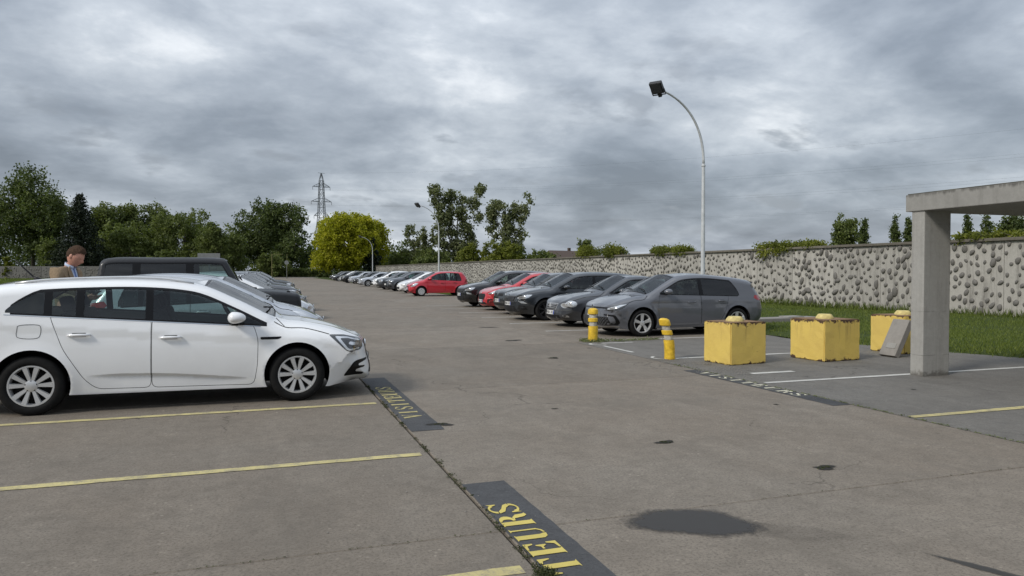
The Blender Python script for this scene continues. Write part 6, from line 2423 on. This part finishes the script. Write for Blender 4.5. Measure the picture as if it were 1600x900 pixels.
# dense far wood closing the gaps low behind the tree lines
lob = []
for u in range(-220, 640, 26):
    x, y = spot(u, random.uniform(205, 225))
    lob.append((x, y, random.uniform(3, 6.5), 8, 6, random.uniform(4, 7)))
for u in range(600, 880, 26):
    x, y = spot(u, random.uniform(185, 200))
    lob.append((x, y, 2.2, 7, 5, random.uniform(2.6, 3.6)))
C = clumps(lob, 1500, 90, 0.5)
C[:, 2] = np.maximum(C[:, 2], 0.3)
me = leaf_mesh('far_wood', C, 22, 0.9, 0.55, np.random.default_rng(3).uniform(0, 0.8, len(C)), 91)
tag(link('far_wood', me, None, MATS['leaf_dark']), 'dark far wood closing the view behind the single trees', 'wood', kind='stuff')

# clipped hedge across the end of the lane
hx, hy = spot(475, 172)
hd = thing('hedge', 'dark clipped hedge across the far end of the lane', 'hedge', (hx, hy, -0.05), R(-12))
g = np.random.default_rng(95)
C = np.stack([g.uniform(-6.5, 6.5, 700), g.uniform(-0.7, 0.7, 700), g.uniform(0.1, 2.1, 700)], 1)
link('foliage', leaf_mesh('hedge', C, 14, 0.16, 0.20, g.uniform(0, 0.7, 700), 96), hd, MATS['leaf_dark'])
mb = MB()
for q in np.linspace(-6, 6, 13):
    mb.tube([(q, 0, 0), (q + 0.1, 0, 1.6)], [0.06, 0.02], 5)
mb.obj('stem', MATS['bark'], hd)


# grass blades on the verge (uncountable)
def blades(name, X, Y, Z, hmin, hmax, wid, seed, mat):
    g = np.random.default_rng(seed)
    n = len(X)
    a = g.uniform(0, 6.28, n)
    h = g.uniform(hmin, hmax, n)
    lean = g.normal(0, 0.35, (n, 2)) * h[:, None]
    dx, dy = np.cos(a) * wid, np.sin(a) * wid
    V = np.empty((n, 3, 3))
    V[:, 0] = np.stack([X - dx, Y - dy, Z], 1)
    V[:, 1] = np.stack([X + dx, Y + dy, Z], 1)
    V[:, 2] = np.stack([X + lean[:, 0], Y + lean[:, 1], Z + h], 1)
    me = np_mesh(name, V.reshape(-1, 3), np.arange(n * 3).reshape(n, 3), False)
    at = me.attributes.new('tone', 'FLOAT', 'FACE')
    at.data.foreach_set('value', np.clip(g.normal(0.5, 0.25, n), 0, 1).astype(np.float32))
    return link(name, me, None, MATS[mat])


leaf_mat('grass_blade', (0.060, 0.085, 0.016), (0.112, 0.150, 0.030), (0.190, 0.220, 0.055), 0.3)
g = np.random.default_rng(101)
N = 170000
yy = 6 + 44 * g.uniform(0, 1, N) ** 1.5
xx = g.uniform(11.2, WALL_X - 0.05, N)
ex = np.interp(yy, [e[1] for e in edge], [e[0] for e in edge])
keep = (xx > ex + g.normal(0.05, 0.12, N)) & (np.sin(xx * 1.9 + 2 * np.sin(yy * 0.9)) + np.sin(yy * 1.3 + xx) + g.normal(0, 0.9, N) > -1.1)
xx, yy, ex = xx[keep], yy[keep], ex[keep]
zz = 0.035 * np.clip((xx - ex) / 0.35, -1.5, 1) + 0.05 * np.sin(xx * 0.7 + 1.3 * np.sin(yy * 0.31)) * np.clip((xx - ex) / 3, 0, 1) - 0.01
tag(blades('verge_grass', xx, yy, zz, 0.03, 0.085, 0.011, 102, 'grass_blade'), 'short green grass on the verge below the wall', 'grass', kind='stuff')
# taller weeds at the foot of the wall and daisies
N = 9000
yy = 6 + 90 * g.uniform(0, 1, N) ** 1.3
tag(blades('wall_foot_grass', WALL_X - g.uniform(0.02, 0.35, N), yy, np.zeros(N), 0.12, 0.40, 0.02, 103, 'grass_blade'), 'taller weeds along the foot of the wall', 'grass', kind='stuff')
# rough grass far left field
N = 60000
zf = 60 + 105 * g.uniform(0, 1, N)
uf = g.uniform(-120, 470, N)
a = (uf - 800) / 1140 * zf
xx = math.sin(YAW) * zf + math.cos(YAW) * a
yy = math.cos(YAW) * zf - math.sin(YAW) * a
k = (xx < -14.2) | (yy > 174)
tag(blades('field_tufts', xx[k], yy[k], np.full(k.sum(), -0.06), 0.08, 0.26, 0.05, 104, 'grass_blade'), 'rough grass of the field on the far left', 'grass', kind='stuff')


# weeds in the joints and round the first bollard
def weeds(name, label, pts, seed, hmax=0.05, per=26, spread=0.022, mat='leaf_mid', size=0.010):
    g = np.random.default_rng(seed)
    C = np.array(pts)
    me = leaf_mesh(name, C, per, spread, size, g.uniform(0.2, 0.9, len(C)), seed, 0.8, 0.45)
    co = np.empty(len(me.vertices) * 3, np.float32)
    me.vertices.foreach_get('co', co)
    co = co.reshape(-1, 3)
    co[:, 2] = np.abs(co[:, 2] - 0.002) + 0.002
    me.vertices.foreach_set('co', co.ravel())
    me.update()
    return tag(link(name, me, None, MATS[mat]), label, 'weeds', kind='stuff')


leaf_mat('leaf_weed', (0.022, 0.028, 0.012), (0.040, 0.050, 0.018), (0.075, 0.085, 0.030), 0.2)
pts = []
for y in np.arange(2.6, 9.8, 0.012):
    d = 0.5 + 0.5 * math.sin(y * 9.1 + 2 * math.sin(y * 3.3))
    if random.random() < 0.06 + 0.5 * d ** 3:
        pts.append((XJ + random.gauss(0, 0.010), y, 0.0))
weeds('joint_weeds', 'low weeds growing in the joint between lane and left bays', pts, 110, spread=0.011, size=0.007, per=20, mat='leaf_weed')
pts = [(x, YJ + random.gauss(0, 0.006), 0) for x in np.arange(-0.9, 1.3, 0.035) if random.random() < 0.45] + [(x, YJ + random.gauss(0, 0.004), 0) for x in np.arange(1.8, 6.3, 0.10) if random.random() < 0.35]
weeds('cross_joint_weeds', 'sparse moss along the cross joint of the slabs', pts, 111, per=8, spread=0.007, size=0.005, mat='leaf_weed')
pts = [(1.36 + random.gauss(0, 0.025), 3.40 + random.gauss(0, 0.04), 0.01) for _ in range(22)]
weeds('corner_weeds', 'thick weed tuft where the yellow line meets the joint', pts, 112, spread=0.018, size=0.009, mat='leaf_weed')
pts = [(6.86 + 0.15 * math.cos(a) + random.gauss(0, 0.05), 14.42 + 0.13 * math.sin(a) + random.gauss(0, 0.05), 0.02) for a in np.linspace(0, 6.28, 40)] + [(x, 14.35 + random.gauss(0, 0.05), 0) for x in np.arange(7.0, 8.5, 0.06)]
weeds('bollard_weeds', 'weeds round the foot of the upright bollard', pts, 113, spread=0.05, size=0.022, mat='leaf_grey')
pts = [(XR + random.gauss(0.0, 0.012), y, 0) for y in np.arange(3.6, 10.5, 0.03) if random.random() < 0.5]
weeds('right_joint_weeds', 'thin weeds in the joint along the right bays', pts, 114, per=16, spread=0.012, size=0.009, mat='leaf_grey')

# crumbs of concrete and gravel lying about
V0, F0 = base[0]
Vs, Fs, b = [], [], 0
for i in range(900):
    if i < 330:
        x, y = random.gauss(6.75, 0.28), random.gauss(9.6, 0.55)
    elif i < 500:
        x, y = random.uniform(6.5, 11), random.uniform(6, 12)
    else:
        x, y = random.uniform(0, 6.4), random.uniform(2.4, 12)
    s_ = random.uniform(0.003, 0.009) * (1.3 if i < 330 else 0.8)
    Vs.append(V0 * [s_, s_ * 0.8, s_ * 0.6] + [x, y, s_ * 0.4]); Fs.append(F0 + b); b += len(V0)
tag(link('gravel_crumbs', np_mesh('gravel_crumbs', np.vstack(Vs), np.vstack(Fs), False), None, MATS['loose_slab']), 'loose gravel crumbs scattered on the ground', 'gravel', kind='stuff')

# crumbled edges and tufts in the holes of the lane
pts = []
for (x, y, r_) in ((3.43, 5.70, 0.055), (4.16, 4.55, 0.06), (1.70, 7.10, 0.07), (4.9, 11.9, 0.07)):
    for _ in range(14):
        pts.append((x + random.gauss(0, r_ * 0.6), y + random.gauss(0, r_ * 0.35), 0.006))
weeds('hole_moss', 'dark moss and crumbs filling the holes in the lane', pts, 115, per=10, spread=0.010, size=0.007, mat='leaf_weed')
# ------------------------------------------------------------------ pylon, cables, far house, signs
px, py = spot(503, 300)
pyl, tips = pylon('grey lattice pylon rising behind the yellow-green tree', px, py, hgt(271, 300), R(12))
ex_, ey_ = spot(2250, 150)
for i, t_ in enumerate(tips):
    e = Vector((ex_, ey_, t_.z * 0.95 + 1.0)) + (t_ - Vector((px, py, t_.z))) * 0.9
    pts = []
    for s_ in np.linspace(0, 1, 28):
        p = t_.lerp(e, s_)
        p.z -= 9.0 * 4 * s_ * (1 - s_) * 0.55
        pts.append(p)
    mb = MB(); mb.tube(pts, 0.013, 4, False)
    names_ = ['lowest left', 'lowest right', 'middle left', 'middle right', 'upper left', 'upper right', 'top']
    tag(mb.obj('power_cable', MATS['galvanised']), 'thin power cable from the %s arm of the pylon' % names_[i] if i < 6 else 'thin earth wire from the tip of the pylon', 'cable', 'power cables')

simple('roof_tile', (0.085, 0.060, 0.048), 0.85, var=0.3, vscale=8)
simple('house_wall', (0.42, 0.36, 0.29), 0.9, var=0.15)
simple('window_dark', (0.03, 0.035, 0.04), 0.2, var=0.1)
hx, hy = spot(880, 230)
hs = thing('house', 'far brown-roofed house just showing above the long wall', 'house', (hx, hy, -0.05), R(20))
mb = MB(); mb.box((0, 0, 2.6), (13, 8, 5.2)); mb.obj('wall', MATS['house_wall'], hs)
mb = MB()
mb.add([(-7, -4.6, 5.0), (7, -4.6, 5.0), (7, 4.6, 5.0), (-7, 4.6, 5.0), (-6.2, 0, 8.0), (6.2, 0, 8.0)], [(0, 1, 5, 4), (2, 3, 4, 5), (1, 2, 5), (3, 0, 4), (0, 3, 2, 1)])
rf = mb.obj('roof', MATS['roof_tile'], hs)
mb = MB(); mb.box((3, 0.5, 8.2), (0.9, 0.6, 1.5)); mb.obj('chimney', MATS['roof_tile'], rf)
for q in (-4, 0, 4):
    mb = MB(); mb.box((q, -4.02, 3.6), (1.2, 0.08, 1.4)); mb.obj('window', MATS['window_dark'], hs)

simple('sign_grey', (0.16, 0.17, 0.17), 0.6, var=0.15)
simple('post_ochre', (0.14, 0.13, 0.05), 0.7, var=0.2)
sx, sy = spot(327, 60)
sg_ = thing('sign_board', 'small grey board on a post behind the off-roader', 'sign', (sx, sy, 0), R(-10))
zt = hgt(396, 60)
mb = MB(); mb.tube([(0, 0, 0), (0, 0, zt)], 0.04, 8); mb.obj('post', MATS['galvanised'], sg_)
mb = MB(); mb.box((0, -0.06, zt - 0.42), (1.75, 0.06, 0.85), None, 0.02); mb.obj('board', MATS['sign_grey'], sg_)
ax, ay = spot(425, 150)
gp = thing('height_gate', 'thin ochre height barrier frame at the far end of the lane', 'barrier', (ax, ay, -0.05), R(-10))
zt = hgt(397, 150)
mb = MB(); mb.tube([(0, 0, 0), (0, 0, zt)], 0.08, 8); mb.obj('post', MATS['post_ochre'], gp)
mb = MB(); mb.tube([(3.0, 0, 0), (3.0, 0, zt + 0.1)], 0.045, 8); mb.obj('post', MATS['post_ochre'], gp)
mb = MB(); mb.tube([(-0.1, 0, zt), (2.2, 0, zt)], 0.04, 8); mb.obj('crossbar', MATS['post_ochre'], gp)
ax, ay = spot(448, 146)
rs = thing('road_sign', 'small round sign on a short post at the far end of the lane', 'sign', (ax, ay, -0.05), R(-10))
zt = hgt(409, 146)
mb = MB(); mb.tube([(0, 0, 0), (0, 0, zt)], 0.05, 8); mb.obj('post', MATS['galvanised'], rs)
mb = MB(); mb.lathe([(0.42, -0.02), (0.42, 0.02), (0.36, 0.025), (0.001, 0.025)], 20, 'y', (0, -0.06, zt - 0.1)); mb.obj('disc', MATS['sign_grey'], rs)

# ------------------------------------------------------------------ the man looking down
simple('skin', (0.52, 0.26, 0.185), 0.55, var=0.10, vscale=14)
simple('hair_brown', (0.060, 0.036, 0.023), 0.85, var=0.4, vscale=40, bump=0.6, bscale=90, spec=0.15)
simple('blazer', (0.255, 0.185, 0.115), 0.95, var=0.18, vscale=60, bump=0.3, bscale=120)
simple('shirt_blue', (0.50, 0.58, 0.74), 0.85, var=0.08, vscale=20)
simple('shirt_placket', (0.12, 0.20, 0.45), 0.85, var=0.08)
simple('trousers', (0.03, 0.035, 0.05), 0.9, var=0.2)
simple('shoe', (0.02, 0.015, 0.012), 0.5, var=0.2)
mx_, my_ = spot(106, 10.1)
man = thing('person', 'man in tan blazer and pale blue shirt looking down behind the white estate', 'person', (mx_, my_, 0), R(-20))
man.scale = (1.05, 1.05, 1.05)
# local frame: +x is where he faces, z up


def skin_mesh(name, verts, edges, radii, sub=2, root=0):
    me = bpy.data.meshes.new(name)
    me.from_pydata([tuple(v) for v in verts], edges, [])
    o = bpy.data.objects.new(name, me)
    COL.objects.link(o)
    sk = o.modifiers.new('skin', 'SKIN')
    sk.use_smooth_shade = True
    for i, r_ in enumerate(radii):
        d = me.skin_vertices[0].data[i]
        d.radius = r_ if isinstance(r_, tuple) else (r_, r_)
        d.use_root = (i == root)
    ss = o.modifiers.new('sub', 'SUBSURF')
    ss.levels = ss.render_levels = sub
    dg = bpy.context.evaluated_depsgraph_get()
    m2 = bpy.data.meshes.new_from_object(o.evaluated_get(dg))
    bpy.data.objects.remove(o)
    for p in m2.polygons:
        p.use_smooth = True
    return m2


class Chain:
    def __init__(s):
        s.v, s.e, s.r = [], [], []

    def add(s, p, r_, parent=None):
        s.v.append(p); s.r.append(r_)
        i = len(s.v) - 1
        if parent is not None:
            s.e.append((parent, i))
        return i


c = Chain()
pel = c.add((0, 0, 0.98), (0.13, 0.095))
ab = c.add((0.0, 0, 1.15), (0.12, 0.09), pel)
ch = c.add((-0.01, 0, 1.34), (0.11, 0.085), ab)
nb = c.add((0.0, 0, 1.50), 0.055, ch)
nk = c.add((0.055, 0, 1.575), 0.062, nb)
hands = []
for sg in (1, -1):
    hp = c.add((0, sg * 0.10, 0.92), 0.095, pel)
    kn = c.add((0.02, sg * 0.11, 0.52), 0.062, hp)
    an = c.add((-0.02, sg * 0.11, 0.10), 0.042, kn)
    ft = c.add((0.14, sg * 0.13, 0.045), 0.042, an)
    so = c.add((0.0, sg * 0.175, 1.41), 0.045, ch)
    el = c.add((0.0, sg * 0.272, 1.17), 0.040, so)
    wr = c.add((0.24, sg * 0.16, 1.10), 0.030, el)
    pa = c.add((0.31, sg * 0.12, 1.115), (0.040, 0.018), wr)
    for k in range(4):
        a = c.add((0.365, sg * (0.085 + 0.022 * k), 1.125 + 0.006 * k), 0.0095, pa)
        b2 = c.add((0.395 - 0.004 * k, sg * (0.07 + 0.020 * k), 1.150), 0.008, a)
    th = c.add((0.325, sg * 0.075, 1.145), 0.011, pa)
    c.add((0.36, sg * 0.055, 1.165), 0.009, th)
body_me = skin_mesh('body', c.v, c.e, c.r, 2)

# head: shaped sphere, bent forward, joined to the body mesh
def head_point(d):
    """unit direction -> point of the head surface, face towards +x"""
    x, y, z = d
    px_ = 0.098 * x if x > 0 else 0.108 * x
    py_ = 0.077 * y
    pz_ = 0.128 * z
    if z < 0:                                   # jaw narrows
        py_ *= 1 - 0.34 * min(1, -z) ** 1.2
        if x < 0:
            px_ *= 1 - 0.45 * (-z)
        else:
            px_ += 0.012 * (-z) * x
    nose = math.exp(-((y / 0.16) ** 2) - ((z + 0.10) / 0.20) ** 2) * max(0, x)
    px_ += 0.030 * nose * max(0.0, x) ** 2
    brow = math.exp(-((z - 0.20) / 0.10) ** 2) * max(0, x)
    px_ += 0.006 * brow
    eye = (math.exp(-(((abs(y) - 0.40) / 0.16) ** 2) - ((z - 0.06) / 0.09) ** 2)) * max(0, x)
    px_ -= 0.012 * eye
    lips = math.exp(-((y / 0.28) ** 2) - ((z + 0.46) / 0.07) ** 2) * max(0, x)
    px_ += 0.007 * lips
    chin = math.exp(-((y / 0.3) ** 2) - ((z + 0.85) / 0.16) ** 2) * max(0, x)
    px_ += 0.014 * chin
    return Vector((px_, py_, pz_))


bm = bmesh.new()
bmesh.ops.create_uvsphere(bm, u_segments=48, v_segments=36, radius=1)
for v in bm.verts:
    v.co = head_point(v.co.normalized())
for sg in (1, -1):                              # ears
    r_ = bmesh.ops.create_uvsphere(bm, u_segments=12, v_segments=8, radius=1)
    for v in r_['verts']:
        v.co = Vector((v.co.x * 0.020 - 0.012, sg * 0.076 + v.co.y * 0.010, v.co.z * 0.032 - 0.004))
head_me = bpy.data.meshes.new('head')
bm.to_mesh(head_me); bm.free()
HM = Matrix.Translation((0.105, 0, 1.655)) @ Matrix.Rotation(R(32), 4, 'Y') @ Matrix.Scale(1.06, 4)
head_me.transform(HM)
for p in head_me.polygons:
    p.use_smooth = True
bm = bmesh.new()
bm.from_mesh(body_me)
bm.from_mesh(head_me)
bm.to_mesh(body_me); bm.free()
link('body', body_me, man, MATS['skin'])
# hair cap, a little proud of the skull, short at the sides
bm = bmesh.new()
bmesh.ops.create_uvsphere(bm, u_segments=48, v_segments=36, radius=1)
dead = []
for v in bm.verts:
    d = v.co.normalized()
    line = 0.52 if d.x > 0.55 else (0.52 - 0.9 * (0.55 - d.x) if d.x > -0.1 else -0.06 - 0.45 * min(0.9, -d.x))
    if d.z < line:
        dead.append(v)
    k = 1.075 + 0.03 * math.sin(d.y * 23) * math.sin(d.x * 17) + 0.09 * max(0, d.z - 0.3) + (0.06 if d.x > 0.3 and d.z > 0.5 else 0)
    v.co = head_point(d) * k
bmesh.ops.delete(bm, geom=dead, context='VERTS')
hair = bpy.data.meshes.new('hair')
bm.to_mesh(hair); bm.free()
hair.transform(HM)
for p in hair.polygons:
    p.use_smooth = True
link('hair', hair, man, MATS['hair_brown'])
# clothes
c = Chain()
a0 = c.add((0.0, 0, 0.86), (0.175, 0.125))
a1 = c.add((0.0, 0, 1.10), (0.172, 0.125), a0)
a2 = c.add((0.0, 0, 1.35), (0.165, 0.128), a1)
a3 = c.add((-0.03, 0, 1.515), (0.085, 0.075), a2)
for sg in (1, -1):
    so = c.add((-0.005, sg * 0.190, 1.445), 0.080, a2)
    s1 = c.add((0.0, sg * 0.235, 1.30), 0.070, so)
    el = c.add((0.0, sg * 0.275, 1.16), 0.064, s1)
    wr = c.add((0.22, sg * 0.170, 1.09), 0.046, el)
jk = skin_mesh('jacket', c.v, c.e, c.r, 2)
link('blazer', jk, man, MATS['blazer'])
bvh_j = BVHTree.FromPolygons([v.co[:] for v in jk.vertices], [tuple(p.vertices) for p in jk.polygons])


def on_chest(poly, off, name, mat, step=0.02):
    """cloth piece lying on the front of the jacket; poly in (y, z)"""
    pl = subdivide(np.array(poly, float), step)
    lo, hi = pl.min(0), pl.max(0)
    g_ = np.array([(a, b) for a in np.arange(lo[0], hi[0], step) for b in np.arange(lo[1], hi[1], step)])
    g_ = g_[pip(g_, inset(pl, step * 0.3))]
    V, F = cdt([g_], [pl])
    F = F[pip(V[F].mean(1), pl)]
    out = []
    lastx = 0.12
    for a, b in V:
        h = bvh_j.ray_cast(Vector((2, a, b)), Vector((-1, 0, 0)))
        x_ = h[0].x if h[0] else lastx * 0.0 + 0.075 - (b - 1.50) * 0.3
        out.append((x_ + off, a, b))
    me = np_mesh(name, out, F, True)
    o = link(name, me, man, MATS[mat])
    sm = o.modifiers.new('thick', 'SOLIDIFY'); sm.thickness = 0.006
    return o


on_chest([(-0.075, 1.52), (0, 1.03), (0.075, 1.52)], 0.006, 'shirt', 'shirt_blue')
on_chest([(-0.010, 1.50), (-0.010, 1.08), (0.010, 1.08), (0.010, 1.50)], 0.014, 'placket', 'shirt_placket')
for sg in (1, -1):
    on_chest([(sg * 0.070, 1.53), (sg * 0.008, 1.04), (sg * 0.075, 1.20), (sg * 0.135, 1.40), (sg * 0.115, 1.47)], 0.016, 'lapel', 'blazer')
mb = MB()
ring = [(0.035 + 0.068 * math.cos(a) , 0.066 * math.sin(a), 1.520 - 0.030 * math.cos(a)) for a in np.linspace(R(25), R(335), 20)]
V = []
for q in ring:
    V.append(q)
for q in ring:
    V.append((0.040 + (q[0] - 0.035) * 0.93, q[1] * 0.93, q[2] + 0.034))
mb.add(V, [(i, i + 1, 20 + i + 1, 20 + i) for i in range(19)])
col_ = mb.obj('collar', MATS['shirt_blue'], man, smooth=True)
sm = col_.modifiers.new('thick', 'SOLIDIFY'); sm.thickness = 0.006
c = Chain()
q0 = c.add((0, 0, 1.0), (0.155, 0.118))
for sg in (1, -1):
    hp = c.add((0, sg * 0.10, 0.88), 0.108, q0)
    kn = c.add((0.02, sg * 0.11, 0.52), 0.078, hp)
    c.add((-0.02, sg * 0.11, 0.12), 0.062, kn)
link('trousers', skin_mesh('trousers', c.v, c.e, c.r, 2), man, MATS['trousers'])
for sg in (1, -1):
    mb = MB(); mb.box((0.06, sg * 0.125, 0.045), (0.29, 0.10, 0.09), None, 0.03)
    mb.obj('shoe', MATS['shoe'], man, smooth=True)
# the phone he looks at
ph = thing('mobile_phone', 'small dark phone in the hands of the man', 'phone', (0, 0, 0))
ph.location = man.matrix_basis @ Vector((0.375, 0, 1.168))
ph.rotation_euler = (0, R(-30), R(-20))
mb = MB(); mb.box((0, 0, 0), (0.14, 0.07, 0.009), None, 0.003); mb.obj('phone_body', MATS['black_plastic'], ph)
mb = MB(); mb.box((0, 0, 0.0052), (0.128, 0.062, 0.001)); mb.obj('phone_screen', MATS['black_gloss'], ph)
